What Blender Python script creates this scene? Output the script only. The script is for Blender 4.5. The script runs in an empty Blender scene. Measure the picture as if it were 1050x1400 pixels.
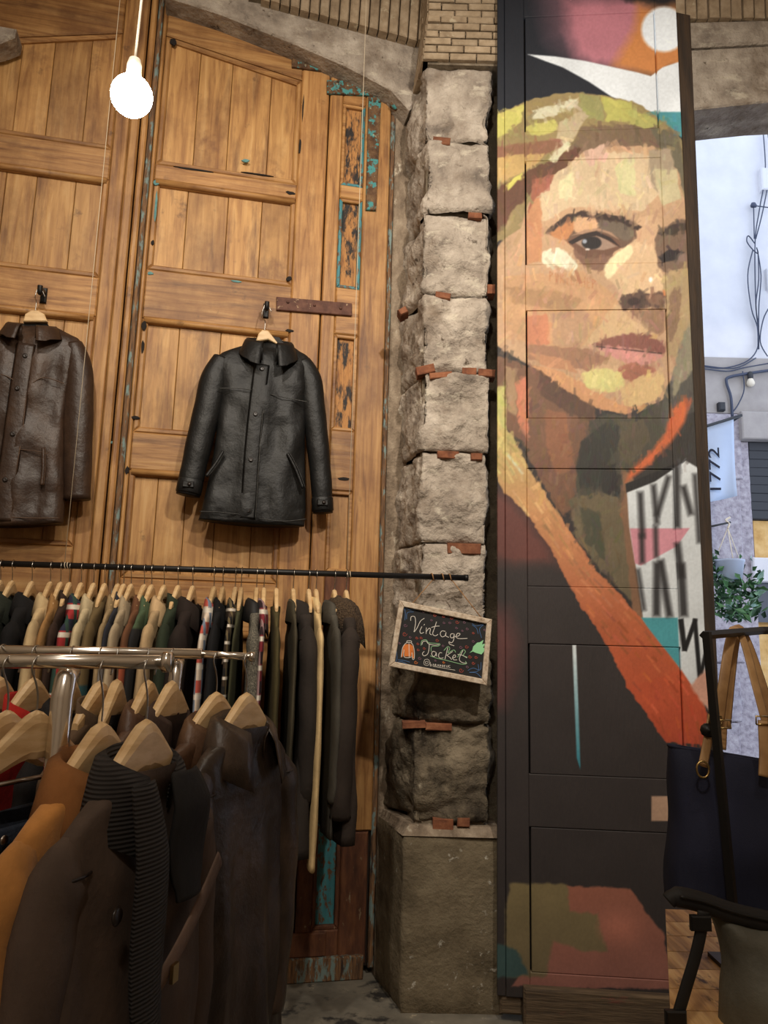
import bpy, math, random
import numpy as np
from mathutils import Vector, Matrix, noise
R = math.radians
rnd = random.Random(7)
sc = bpy.context.scene
col = sc.collection

# ------------------------------------------------------------------ camera
F = 1050.0
PITCH, ROLL = R(10), R(1.5)
CAM = Vector((0, 0, 1.45))
fwd = Vector((0, math.cos(PITCH), math.sin(PITCH)))
zp = Vector((0, -math.sin(PITCH), math.cos(PITCH)))
cr = math.cos(ROLL) * Vector((1, 0, 0)) + math.sin(ROLL) * zp
cu = -math.sin(ROLL) * Vector((1, 0, 0)) + math.cos(ROLL) * zp
cd = bpy.data.cameras.new('camera')
cd.sensor_fit = 'VERTICAL'; cd.sensor_height = 24; cd.lens = 24 * F / 1400
cd.clip_start = .05
cam = bpy.data.objects.new('camera', cd); col.objects.link(cam)
cam.matrix_world = Matrix(((cr.x, cu.x, -fwd.x, CAM.x), (cr.y, cu.y, -fwd.y, CAM.y), (cr.z, cu.z, -fwd.z, CAM.z), (0, 0, 0, 1)))
sc.camera = cam

# ------------------------------------------------------------------ world, lamps, exposure
sc.view_settings.view_transform = 'Standard'; sc.view_settings.look = 'None'
sc.view_settings.gamma = 1; sc.view_settings.use_curve_mapping = False
sc.view_settings.exposure = -.05
w = bpy.data.worlds.new('overcast_sky'); sc.world = w; w.use_nodes = True
bg = w.node_tree.nodes['Background']
bg.inputs[0].default_value = (.74, .83, 1, 1); bg.inputs[1].default_value = 2.0
def lamp(name, kind, loc, power, color, target=None, size=.08, cone=70, blend=.8):
    l = bpy.data.lights.new(name, kind); l.energy = power; l.color = color
    if kind == 'SPOT':
        l.spot_size = R(cone); l.spot_blend = blend
    l.shadow_soft_size = size
    o = bpy.data.objects.new(name, l); col.objects.link(o); o.location = loc
    if target is not None:
        o.rotation_euler = (Vector(target) - Vector(loc)).to_track_quat('-Z', 'Y').to_euler()
    return o
WARM = (1, .91, .79)
lamp('ceiling_spot', 'SPOT', (-.9, .7, 4.5), 220, WARM, (-.55, 3.6, 2.7), .06, 95, 1)
lamp('ceiling_spot', 'SPOT', (.9, .5, 4.0), 330, WARM, (.85, 3.4, 2.9), .06, 100, 1)
lamp('fill_lamp', 'POINT', (-.3, -.9, 3.9), 110, WARM, None, .12)  # added overall fill: an unseen lamp behind the camera

# ------------------------------------------------------------------ projection helpers (photograph pixels -> points on real planes)
def ray(x, y): return fwd * F + (x - 525) * cr - (y - 700) * cu
def P(x, y, Y):
    d = ray(x, y); return CAM + d * (Y / d.y)
def on(x, y, p0, n):
    d = ray(x, y); return CAM + d * ((Vector(p0) - CAM).dot(n) / d.dot(n))
def Pz(x, y, z): return on(x, y, (0, 0, z), Vector((0, 0, 1)))
class Plane:
    def __init__(s, p0, yaw):
        s.p0 = Vector(p0); s.yaw = yaw
        s.U = Vector((math.cos(yaw), math.sin(yaw), 0)); s.n = Vector((math.sin(yaw), -math.cos(yaw), 0))
    def uv(s, x, y, off=0):                     # off: towards the camera
        p = on(x, y, s.p0 + s.n * off, s.n); return ((p - s.p0).dot(s.U), p.z)
    def L(s, x, y, off=0):                      # local point (u, -off, v) in the frame of its root empty
        u, v = s.uv(x, y, off); return Vector((u, -off, v))
    def root(s, name):
        o = bpy.data.objects.new(name, None); col.objects.link(o); o.location = s.p0; o.rotation_euler = (0, 0, s.yaw); return o
DOOR = Plane((-.15, 3.70, 0), R(12))
MUR = Plane((.5, 3.33, 0), R(-5))

# ------------------------------------------------------------------ objects
def tag(o, label=None, cat=None, group=None, kind=None):
    if label: o['label'] = label
    if cat: o['category'] = cat
    if group: o['group'] = group
    if kind: o['kind'] = kind
    return o
def empty(name, loc=(0, 0, 0), rz=0):
    o = bpy.data.objects.new(name, None); col.objects.link(o); o.location = loc; o.rotation_euler = (0, 0, rz); return o
class MB:
    def __init__(s): s.v = []; s.f = []
    def add(s, vs, fs):
        n = len(s.v); s.v += [tuple(v) for v in vs]; s.f += [tuple(i + n for i in f) for f in fs]; return s
    def box(s, x0, x1, y0, y1, z0, z1, c=0):   # c: chamfer of the front (-y) edges
        if c <= 0:
            vs = [(x, y, z) for y in (y0, y1) for z in (z0, z1) for x in (x0, x1)]
            return s.add(vs, [(0, 1, 3, 2), (5, 4, 6, 7), (4, 0, 2, 6), (1, 5, 7, 3), (2, 3, 7, 6), (4, 5, 1, 0)])
        return s.prism([(x0, z0), (x1, z0), (x1, z1), (x0, z1)], y0, y1, c)
    def prism(s, poly, y0, y1, c=0):           # polygon in x,z (counter-clockwise seen from -y), front at y0
        n = len(poly); cx = sum(p[0] for p in poly) / n; cz = sum(p[1] for p in poly) / n
        def ins(i, d):                         # mitred inset along the two edge normals
            a, p, b = Vector(poly[i - 1]), Vector(poly[i]), Vector(poly[(i + 1) % n]); e1, e2 = (p - a), (b - p)
            if e1.length < 1e-7 or e2.length < 1e-7: return tuple(p)
            e1.normalize(); e2.normalize(); n1, n2 = Vector((-e1.y, e1.x)), Vector((-e2.y, e2.x)); m_ = n1 + n2
            if m_.length < .3: return tuple(p)
            m_.normalize(); s_ = d / max(.4, m_.dot(n1)) * (1 if area > 0 else -1); return (p.x + m_.x * s_, p.y + m_.y * s_)
        area = sum(poly[i - 1][0] * poly[i][1] - poly[i][0] * poly[i - 1][1] for i in range(n))
        rings = []
        if c > 0: rings.append([(*(lambda q: (q[0], y0, q[1]))(ins(i, c)),) for i in range(n)])
        rings.append([(p[0], y0 + c, p[1]) for p in poly]); rings.append([(p[0], y1, p[1]) for p in poly])
        vs = [v for r_ in rings for v in r_]; fs = [tuple(range(n))]
        for k in range(len(rings) - 1):
            for i in range(n):
                j = (i + 1) % n; fs.append((k * n + i, (k + 1) * n + i, (k + 1) * n + j, k * n + j))
        fs.append(tuple(reversed(range((len(rings) - 1) * n, len(rings) * n))))
        return s.add(vs, fs)
    def rings(s, rs, cap0=True, cap1=True, closed=True):
        n = len(rs[0]); vs = [v for r_ in rs for v in r_]; fs = []
        for k in range(len(rs) - 1):
            for i in range(n if closed else n - 1):
                j = (i + 1) % n; fs.append((k * n + i, k * n + j, (k + 1) * n + j, (k + 1) * n + i))
        if cap0: fs.append(tuple(reversed(range(n))))
        if cap1: fs.append(tuple(range((len(rs) - 1) * n, len(rs) * n)))
        return s.add(vs, fs)
    def tube(s, pts, rad, seg=8, flat=None, up=None, cap=True):
        # rad: number or list; flat: (scale_a, scale_b) of the cross-section
        pts = [Vector(p) for p in pts]; n = len(pts)
        rads = rad if isinstance(rad, (list, tuple)) else [rad] * n
        rs = []; prev = Vector(up) if up is not None else None
        for i, p in enumerate(pts):
            t = (pts[min(i + 1, n - 1)] - pts[max(i - 1, 0)]).normalized()
            if prev is None: prev = Vector((0, 0, 1)) if abs(t.z) < .9 else Vector((1, 0, 0))
            a = (prev - t * prev.dot(t))
            if a.length < 1e-5: a = t.orthogonal()
            a.normalize(); b = t.cross(a); prev = a
            fa, fb = flat if flat else (1, 1)
            r_ = rads[i]; ra, rb = (r_ if isinstance(r_, (tuple, list)) else (r_ * fa, r_ * fb))
            rs.append([p + a * (ra * math.cos(k * 2 * math.pi / seg)) + b * (rb * math.sin(k * 2 * math.pi / seg)) for k in range(seg)])
        return s.rings(rs, cap, cap)
    def lathe(s, prof, c=(0, 0, 0), seg=16):
        rs = [[(c[0] + r_ * math.cos(k * 2 * math.pi / seg), c[1] + r_ * math.sin(k * 2 * math.pi / seg), c[2] + z) for k in range(seg)] for r_, z in prof]
        return s.rings(rs)
    def grid(s, rows):
        return s.rings(rows, False, False, False)
    def build(s, name, mat, parent=None, smooth=False):
        me = bpy.data.meshes.new(name); me.from_pydata(s.v, [], s.f); me.update()
        if smooth: me.shade_smooth()
        me.materials.append(mat)
        o = bpy.data.objects.new(name, me); col.objects.link(o); o.parent = parent
        return o
def spline(pts, n=8):                          # Catmull-Rom through points
    pts = [Vector(p) for p in pts]; q = [pts[0]] + pts + [pts[-1]]; out = []
    for i in range(1, len(q) - 2):
        for k in range(n):
            t = k / n; a, b, c, d = q[i - 1], q[i], q[i + 1], q[i + 2]
            out.append(.5 * ((2 * b) + (c - a) * t + (2 * a - 5 * b + 4 * c - d) * t * t + (3 * b - a - 3 * c + d) * t ** 3))
    out.append(pts[-1]); return out

# ------------------------------------------------------------------ materials
def lin(c):
    return tuple(((x / 255) / 12.92 if x / 255 <= .04045 else ((x / 255 + .055) / 1.055) ** 2.4) for x in c)
class NT:
    def __init__(s, name):
        s.m = bpy.data.materials.new(name); s.m.use_nodes = True; s.t = s.m.node_tree; s.b = s.t.nodes['Principled BSDF']
    def n(s, typ, ins=None, **props):
        nd = s.t.nodes.new('ShaderNode' + typ)
        for k, v in props.items(): setattr(nd, k, v)
        for k, v in (ins or {}).items(): s.set(nd.inputs[k], v)
        return nd
    def set(s, inp, v):
        if isinstance(v, bpy.types.NodeSocket): s.t.links.new(v, inp)
        else: inp.default_value = v
    def ramp(s, fac, stops):
        nd = s.n('ValToRGB', {0: fac}); e = nd.color_ramp.elements
        while len(e) < len(stops): e.new(.5)
        for k, (p, c) in enumerate(stops):
            e[k].position = p; e[k].color = (*c, 1) if len(c) == 3 else c
        return nd.outputs[0]
    def coords(s, scale=(1, 1, 1), rand=True):
        c = s.n('TexCoord').outputs['Object']
        if rand:
            oi = s.n('ObjectInfo').outputs['Random']
            c = s.n('VectorMath', {0: c, 1: s.n('VectorMath', {0: s.n('CombineXYZ', {0: oi, 1: oi, 2: oi}).outputs[0], 1: (17.3, 29.1, 41.7)}, operation='MULTIPLY').outputs[0]}, operation='ADD').outputs[0]
        return s.n('VectorMath', {0: c, 1: scale}, operation='MULTIPLY').outputs[0]
    def noise(s, vec, scale=5, detail=5, rough=.6, dist=0):
        return s.n('TexNoise', {'Vector': vec, 'Scale': scale, 'Detail': detail, 'Roughness': rough, 'Distortion': dist}).outputs[0]
    def mix(s, fac, a, b, mode='MIX'):
        nd = s.n('Mix', None, data_type='RGBA', blend_type=mode)
        s.set(nd.inputs[0], fac); 
        for i, v in ((6, a), (7, b)): s.set(nd.inputs[i], v if isinstance(v, bpy.types.NodeSocket) else (*v, 1))
        return nd.outputs[2]
def mat(name, cols, scale=(1, 1, 1), ns=6, detail=5, rough=.75, bump=.25, over=(), metal=0, rand=True, vary=.0, dist=0, bscale=None, spec=.5, sheen=0):
    """cols: sRGB ramp stops; over: (rgb, scale, noise scale, lo, hi) patches of another colour"""
    t = NT(name); v = t.coords(scale, rand); f = t.noise(v, ns, detail, .6, dist)
    k = len(cols)
    stops = [(.3 + .4 * i / max(1, k - 1), lin(c)) for i, c in enumerate(cols)] if k > 1 else [(0, lin(cols[0])), (1, lin(cols[0]))]
    c = t.ramp(f, stops)
    h = f
    for rgb, os_, on_, lo, hi in over:
        g = t.noise(t.coords(os_, rand), on_, 6, .65)
        mk = t.n('MapRange', {0: g, 1: lo, 2: hi}).outputs[0]
        c = t.mix(mk, c, lin(rgb))
    if vary:
        oi = t.n('ObjectInfo').outputs['Random']
        c = t.mix(1.0, c, t.n('CombineColor', {0: t.n('MapRange', {0: oi, 3: 1 - vary, 4: 1 + vary * .6}).outputs[0], 1: t.n('MapRange', {0: oi, 3: 1 - vary, 4: 1 + vary * .6}).outputs[0], 2: t.n('MapRange', {0: oi, 3: 1 - vary, 4: 1 + vary * .6}).outputs[0]}).outputs[0], 'MULTIPLY')
    t.set(t.b.inputs['Base Color'], c)
    t.b.inputs['Roughness'].default_value = rough; t.b.inputs['Metallic'].default_value = metal
    t.b.inputs['Specular IOR Level'].default_value = spec
    if sheen: t.b.inputs['Sheen Weight'].default_value = sheen
    if bump:
        if bscale: h = t.noise(t.coords((1, 1, 1), rand), bscale, 6, .6)
        bp = t.n('Bump', {'Strength': bump, 'Distance': .02, 'Height': h}); t.set(t.b.inputs['Normal'], bp.outputs[0])
    return t.m
def flat(name, rgb, rough=.6, metal=0, spec=.5):
    t = NT(name); t.b.inputs['Base Color'].default_value = (*lin(rgb), 1)
    t.b.inputs['Roughness'].default_value = rough; t.b.inputs['Metallic'].default_value = metal; t.b.inputs['Specular IOR Level'].default_value = spec
    return t.m
PINE = [(122, 80, 40), (158, 112, 62), (178, 132, 78), (188, 146, 92)]
def pine(name, s, cols=PINE, extra=()):
    return mat(name, cols, s, 3.2, 7, .55, .12, [((112, 70, 34), (1.1, 1.1, .8), 2.6, .46, .74), ((88, 50, 26), tuple(x * .5 + .4 for x in s), 2.2, .54, .76), ((70, 44, 28), (3, 3, 3), 2.6, .64, .78), *extra], vary=.12, dist=.6)
M = {}
M['pine_v'] = pine('pine_vertical_grain', (14, 14, .9))
M['pine_h'] = pine('pine_horizontal_grain', (.9, 14, 14))
M['pine_panel'] = pine('pine_panel_board', (10, 10, .8), [(144, 98, 52), (172, 126, 72), (190, 144, 86), (200, 158, 102)], [((120, 78, 46), (1, 1, 1), 2.4, .6, .7)])
M['door_gap'] = flat('door_shadow_gap', (38, 26, 17), .9)
M['flaked'] = mat('flaked_old_paint', [(60, 44, 34), (112, 82, 56), (150, 110, 70)], (20, 20, 2), 5, 7, .8, .5, [((120, 140, 136), (14, 14, 4), 3, .52, .6), ((54, 40, 34), (9, 9, 2), 3, .6, .66)])
M['strap_teal'] = mat('rusted_strap_with_teal_paint', [(60, 42, 28), (92, 64, 40), (120, 92, 62)], (1, 1, 1), 26, 6, .75, .5, [((70, 140, 140), (1, 1, 1), 24, .52, .57), ((170, 168, 140), (1, 1, 1), 44, .64, .68)], metal=.1)
M['strap_rust'] = mat('brown_rusted_strap', [(74, 46, 36), (96, 62, 50), (110, 76, 60)], (1, 1, 1), 24, 6, .75, .4, [((176, 150, 118), (1, 1, 1), 30, .64, .68)], metal=.1)
M['burnt'] = mat('burnt_panel_wood', [(150, 100, 52), (178, 126, 70), (120, 76, 40)], (8, 8, 1.4), 5, 6, .7, .3, [((34, 28, 26), (7, 7, 2.2), 4, .48, .58)])
M['teal'] = mat('chipped_teal_paint', [(48, 108, 116), (60, 124, 132), (78, 138, 142)], (6, 6, 1), 6, 6, .6, .3, [((96, 66, 40), (9, 9, 4), 5, .52, .58)])
M['brown_old'] = mat('old_brown_door_paint', [(70, 40, 26), (98, 58, 36), (120, 76, 46)], (4, 4, 1), 8, 7, .75, .4, [((140, 120, 94), (3, 3, 1), 14, .64, .69), ((70, 110, 110), (3, 3, 2), 7, .68, .72)])
STONE = [(120, 110, 101), (158, 146, 133), (181, 169, 155), (202, 191, 177)]
M['stone'] = mat('rough_grey_stone', STONE, (1, 1, 1), 7, 9, .92, 1.0, [((204, 194, 176), (1, 1, 2), 9, .56, .7), ((112, 94, 76), (1, 1, 1), 3.4, .52, .74), ((84, 72, 60), (1, 1, 1), 13, .62, .7)], vary=.07, bscale=34, spec=.2)
M['stone_dark'] = mat('shaded_grey_stone', [(84, 75, 64), (122, 110, 92), (150, 137, 116)], (1, 1, 1), 5, 9, .92, 1.0, [((36, 31, 27), (1, 1, .6), 3, .54, .68), ((168, 158, 138), (1, 1, 1), 14, .66, .72)], vary=.06, bscale=34, spec=.2)  # darker version of the grey stone, with shade put into its colour
M['plinth'] = mat('pitted_plinth_stone', [(86, 76, 60), (116, 104, 84), (134, 122, 100)], (1, 1, 1), 6, 9, .92, .5, [((176, 170, 156), (1, 1, 1), 20, .64, .7), ((60, 52, 42), (1, 1, 1), 4, .62, .74)], bscale=46, spec=.2)
M['plaster'] = mat('crumbling_lime_plaster', [(106, 92, 78), (140, 124, 106), (168, 152, 132)], (1, 1, .5), 18, 8, .95, .8, [((196, 184, 164), (1, 1, .5), 15, .6, .68), ((92, 72, 58), (1, 1, .6), 4, .6, .75)], bscale=40, spec=.15)
M['mortar'] = mat('grey_mortar', [(88, 78, 66), (120, 108, 92), (140, 128, 110)], (1, 1, 1), 22, 7, .95, .7, spec=.15)
M['brick_red'] = mat('red_brick_shim', [(96, 56, 38), (126, 76, 50), (146, 96, 66)], (1, 1, 1), 22, 6, .9, .4, vary=.25)
M['brick_tan'] = mat('tan_vault_brick', [(138, 119, 96), (163, 143, 117), (182, 163, 138)], (1, 1, 1), 16, 7, .9, .5, [((186, 172, 146), (1, 1, 1), 14, .62, .68)], vary=.12)
M['concrete'] = mat('worn_concrete_floor', [(84, 80, 72), (120, 114, 102), (150, 142, 126)], (1, 1, 1), 4, 8, .7, .2, [((54, 52, 50), (1, 1, 1), 6, .56, .64), ((188, 176, 150), (1, 1, 1), 8, .64, .7)])
M['plaster_wall'] = mat('dim_plaster_wall', [(176, 162, 144), (192, 178, 160)], (1, 1, 1), 4, 5, .9, .1)
M['black_metal'] = flat('black_painted_metal', (26, 25, 25), .45, .3)
M['chrome'] = flat('polished_chrome', (232, 228, 222), .2, 1)
M['wire'] = flat('steel_wire', (176, 172, 166), .28, 1)
M['hanger'] = mat('pale_wooden_hanger', [(196, 160, 112), (214, 180, 132), (224, 194, 150)], (3, 3, 14), 4, 5, .45, .05, vary=.08)
M['string'] = flat('white_string', (206, 190, 164), .9)
M['twine'] = flat('jute_twine', (150, 112, 74), .95)

# ------------------------------------------------------------------ the shell of the room
def shell(name, x0, x1, y0, y1, z0, z1, m): return tag(MB().box(x0, x1, y0, y1, z0, z1).build(name, m), kind='structure')
shell('floor', -2.7, 2.8, -3.1, 4.6, -.1, 0, M['concrete'])
shell('wall_left', -2.8, -2.6, -3.1, 4.2, 0, 5.5, M['plaster_wall'])
shell('wall_right', 2.65, 2.85, -3.1, 3.6, 0, 5.5, M['plaster_wall'])
shell('wall_back', -2.8, 2.85, -3.3, -3.1, 0, 5.5, M['plaster_wall'])
shell('ceiling', -2.8, 2.85, -3.3, 4.4, 5.4, 5.6, M['plaster_wall'])
shell('wall_behind_doors', -2.8, .55, 4.0, 4.2, 0, 5.4, M['plaster_wall'])
shell('wall_pier', .42, 1.0, 3.62, 4.1, 0, 5.4, M['stone_dark'])

# ------------------------------------------------------------------ big carriage doors
def leaf(name, label):
    r_ = DOOR.root(name); tag(r_, label, None, None, 'structure'); return r_
d2 = leaf('door_2', 'tall old pine carriage door leaf with a narrow wicket stile beside the stone pillar')
d1 = leaf('door_1', 'tall old pine carriage door leaf behind the brown leather jacket')
def piece(root, name, m, x0, x1, z0, z1, y0=0, y1=.05, c=.006):
    return MB().box(x0, x1, y0, y1, z0, z1, c).build(name, M[m], root)
def poly(root, name, m, pts, y0=0, y1=.05, c=.006):
    return MB().prism(pts, y0, y1, c).build(name, M[m], root)
def boards(root, x0, x1, z0, z1, n, m='pine_panel', y=.022, top=None):
    ws = [rnd.uniform(.8, 1.2) for _ in range(n)]; s = sum(ws); x = x0
    for w_ in ws:
        xe = x + (x1 - x0) * w_ / s
        zt = (top(x), top(xe)) if top else (z1, z1)
        poly(root, 'board', m, [(x + .001, z0), (xe - .001, z0), (xe - .001, zt[1]), (x + .001, zt[0])], y + rnd.uniform(0, .003), y + .03, .0025)
        x = xe
def panel_frame(root, x0, x1, z0, z1, m='pine', wd=.028, bottom_round=False, top=None):
    zl, zr = (top(x0), top(x1)) if top else (z1, z1)
    y0, y1 = .004, .03
    poly(root, 'moulding', m + '_v', [(x0, z0), (x0 + wd, z0 + wd), (x0 + wd, zl - wd), (x0, zl)], y0, y1, .007)
    poly(root, 'moulding', m + '_v', [(x1 - wd, z0 + wd), (x1, z0), (x1, zr), (x1 - wd, zr - wd)], y0, y1, .007)
    poly(root, 'moulding', m + '_h', [(x0, z0), (x1, z0), (x1 - wd, z0 + wd), (x0 + wd, z0 + wd)], y0, y1, .007)
    poly(root, 'moulding', m + '_h', [(x0 + wd, zl - wd), (x1 - wd, zr - wd), (x1, zr), (x0, zl)], y0, y1, .007)
def bolection(root, x0, x1, z, r_=.026):
    MB().tube([(x0, .008, z - .02), ((x0 + x1) / 2, .008, z - .02), (x1, .008, z - .02)], .017, 10, (1, 1)).build('bolection_moulding', M['pine_h'], root, True)
S = -1.145                                         # the seam between the two leaves
# right leaf
piece(d2, 'backing', 'door_gap', S + .01, .17, .03, 5.2, .055, .075, 0)
piece(d2, 'astragal', 'pine_v', S + .004, S + .035, .04, 5.2, -.028, .05, .008)
piece(d2, 'paint_strip', 'flaked', S + .038, S + .062, .04, 5.2, -.014, .05, .005)
piece(d2, 'stile', 'pine_v', S + .064, -1.062, .04, 5.2, 0, .05)
for xa_, xb_ in ((-.352, -.205), (-.198, -.128)):
    piece(d2, 'stile', 'pine_v', xa_, xb_, .68, 5.2); piece(d2, 'stile', 'brown_old', xa_, xb_, .04, .678)
piece(d2, 'stile', 'pine_v', -.004, .135, .62, 5.2)
piece(d2, 'stile', 'brown_old', -.004, .12, .06, .615)
topline = lambda u: 4.53 - (u + 1.05) * .17
boards(d2, -1.06, -.352, 3.80, 4.6, 4, top=topline); panel_frame(d2, -1.06, -.352, 3.80, 4.5, top=topline)
poly(d2, 'rail', 'pine_h', [(-1.06, topline(-1.06) + .002), (-.352, topline(-.352) + .002), (-.352, 5.15), (-1.06, 5.2)])
rails = [(3.715, 3.80), (2.985, 3.235), (2.235, 2.415), (1.50, 1.73), (.78, .98), (.06, .3)]
for k, (a, b) in enumerate(rails):
    piece(d2, 'rail', 'pine_h' if k < 4 else 'brown_old', -1.06, -.352, a, b)
    if k < 4: bolection(d2, -1.05, -.36, a + .01)
for (a, b), n in zip([(3.235, 3.715), (2.415, 2.985), (1.73, 2.235), (.98, 1.5), (.3, .78)], (4, 4, 5, 4, 4)):
    boards(d2, -1.06, -.352, a, b, n); panel_frame(d2, -1.06, -.352, a, b)
# wicket column of small panels
prev = 5.2
for (a, b, m, tm) in [(3.84, 4.32, 'burnt', 1), (3.262, 3.765, 'burnt', 1), (2.505, 3.01, 'burnt', 0), (1.80, 2.2, 'pine_panel', 0), (1.0, 1.5, 'brown_old', 0), (.205, .66, 'teal', 1)]:
    mm = 'pine_h' if a > 1.2 else 'brown_old'
    piece(d2, 'rail', mm, -.127, -.005, b, prev); prev = a
    piece(d2, 'small_panel', m, -.127, -.005, a, b, .026, .05, 0)
    for q in ([(-.127, a), (-.109, a + .018), (-.109, b - .018), (-.127, b)], [(-.023, a + .018), (-.005, a), (-.005, b), (-.023, b - .018)],
              [(-.127, a), (-.005, a), (-.023, a + .018), (-.109, a + .018)], [(-.109, b - .018), (-.023, b - .018), (-.005, b), (-.127, b)]):
        poly(d2, 'moulding', 'teal' if tm and rnd.random() < .55 else mm, q, .006, .04, .004)
piece(d2, 'rail', 'brown_old', -.127, -.005, .06, .205)
piece(d2, 'kick_board', 'flaked', -.36, .11, .0, .1, -.02, .05)
piece(d2, 'kick_board', 'brown_old', -.36, -.06, .1, .2, -.012, .0)
# ironwork on the leaf
def strap(px, m, off=.01):
    pts = [DOOR.uv(x, y, .01) for x, y in px]
    o = MB().prism(pts[::-1], -.016, -.001, .003).build('iron_strap', M[m], d2)
    (x0, z0), (x1, z1) = pts[0], pts[1]
    for t in (.15, .5, .85):
        q = MB().lathe([(.001, .0), (.008, .001), (.006, .006), (.001, .008)], seg=8)
        q.v = [(x0 + (x1 - x0) * t + a, -.016 - c, (z0 + z1) / 2 - .03 + b) for a, b, c in q.v]
        q.build('rivet', M[m], o, True)
strap([(399, 71), (491, 88), (491, 104), (399, 92)], 'strap_teal')
strap([(447, 110), (546, 114), (546, 133), (447, 128)], 'strap_teal')
strap([(504, 132), (521, 133), (514, 288), (500, 287)], 'strap_teal')
strap([(378, 406), (481, 415), (481, 432), (378, 424)], 'strap_rust')
q = MB().tube(spline([(.12, -.02, 4.42), (.17, -.07, 4.41), (.2, -.06, 4.36), (.17, -.04, 4.32), (.13, -.03, 4.34)], 5), .022, 8)
q.build('hinge_knuckle', M['strap_teal'], d2, True)
# soot, old teal paint and cracks left on the leaf
M['soot'] = flat('black_soot_mark', (30, 25, 22), .95); M['flake'] = mat('old_teal_flake', [(74, 120, 122), (104, 150, 148)], (1, 1, 1), 40, 4, .8, .3)
for x, y, w_, h_, m in [(214, 250, 9, 10, 'flake'), (213, 285, 4, 52, 'flake'), (209, 332, 5, 8, 'soot'), (206, 374, 10, 5, 'flake'), (397, 264, 14, 6, 'soot'), (395, 381, 8, 9, 'soot'), (323, 385, 16, 3, 'flake'), (336, 220, 12, 5, 'flake'), (237, 58, 12, 12, 'soot'), (197, 445, 7, 16, 'soot'), (195, 474, 5, 18, 'soot'), (185, 571, 12, 5, 'soot'), (174, 643, 6, 12, 'soot'), (470, 655, 20, 5, 'soot'), (396, 452, 12, 5, 'soot'), (410, 200, 4, 30, 'soot'), (414, 150, 2.4, 52, 'soot'), (265, 232, 60, 3, 'soot'), (350, 238, 50, 2.4, 'soot'), (160, 695, 6, 12, 'flake'), (155, 605, 9, 4, 'flake')]:
    u_, v_ = DOOR.uv(x, y); k_ = 3.6 / F; n_ = 11
    pts = [(u_ + w_ * k_ / 2 * math.cos(a) * rnd.uniform(.65, 1.15), v_ + h_ * k_ / 2 * math.sin(a) * rnd.uniform(.65, 1.15)) for a in [2 * math.pi * i / n_ for i in range(n_)]]
    MB().prism(pts, -.0035, .004).build('paint_flake' if m == 'flake' else 'soot_mark', M[m], d2)
# left leaf
piece(d1, 'backing', 'door_gap', -2.3, S - .012, .03, 5.2, .055, .075, 0)
piece(d1, 'meeting_stile', 'pine_v', S - .052, S - .006, .04, 5.2, -.012, .05, .008)
piece(d1, 'stile', 'pine_v', S - .125, S - .055, .04, 5.2)
piece(d1, 'stile', 'pine_v', -2.3, -2.08, .04, 5.2)
tl = lambda u: 4.50 + (u + 1.27) * .26
boards(d1, -2.08, -1.272, 3.84, 4.5, 5, top=tl); panel_frame(d1, -2.08, -1.272, 3.84, 4.5, top=tl)
poly(d1, 'rail', 'pine_h', [(-2.08, tl(-2.08) + .002), (-1.272, tl(-1.272) + .002), (-1.272, 5.2), (-2.08, 5.2)])
for a, b in [(3.68, 3.84), (2.965, 3.16), (1.62, 1.86), (.06, .3)]:
    piece(d1, 'rail', 'pine_h', -2.08, -1.272, a, b); bolection(d1, -2.07, -1.28, a + .01)
for (a, b), n in zip([(3.16, 3.68), (1.86, 2.965), (.3, 1.62)], (5, 5, 5)):
    boards(d1, -2.08, -1.272, a, b, n); panel_frame(d1, -2.08, -1.272, a, b)

# ------------------------------------------------------------------ stone and brick arch above the doors
arch = DOOR.root('wall_door_arch'); tag(arch, 'stone arch band with brick vault above the pine doors', None, None, 'structure')
band = [DOOR.L(x, y, .12) for x, y in [(225, -6), (300, 18), (400, 58), (470, 88), (535, 122), (560, 150), (590, 120), (585, 60), (470, 26), (380, -8), (300, -40), (225, -60)]]
q = MB().prism([(p.x, p.z) for p in band][::-1], -.12, .1, .01)
q.build('arch_stone', M['stone'], arch)
bandl = [DOOR.L(x, y, .12) for x, y in [(-60, 66), (-20, 62), (0, 58), (20, 50), (22, 38), (0, 34), (-60, 34)]]
MB().prism([(p.x, p.z) for p in bandl][::-1], -.12, .0, .01).build('arch_stone', M['stone'], arch)
# bricks of the vault, one by one
def band_top(x): return 8 + (x - 400) * .27 if x < 560 else 52
for k in range(17):
    x = 356 + k * 13.4
    yb = band_top(x) + 4
    a, b, c_, d = [DOOR.L(X_, Y_, .16) for X_, Y_ in [(x + 1, yb), (x + 12.6, yb + 3.4), (x + 17, yb - 62), (x + 5.4, yb - 66)]]
    MB().prism([(p.x, p.z) for p in (a, b, c_, d)], -.17 - rnd.uniform(0, .012), -.02, .006).build('brick', M['brick_tan'], arch)
mb_ = [DOOR.L(x, y, .15) for x, y in [(340, -4), (400, 6), (560, 50), (600, 60), (620, -30), (340, -70)]]
MB().prism([(p.x, p.z) for p in mb_][::-1][::-1], -.145, .0, .0).build('vault_mortar', M['mortar'], arch)

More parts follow.
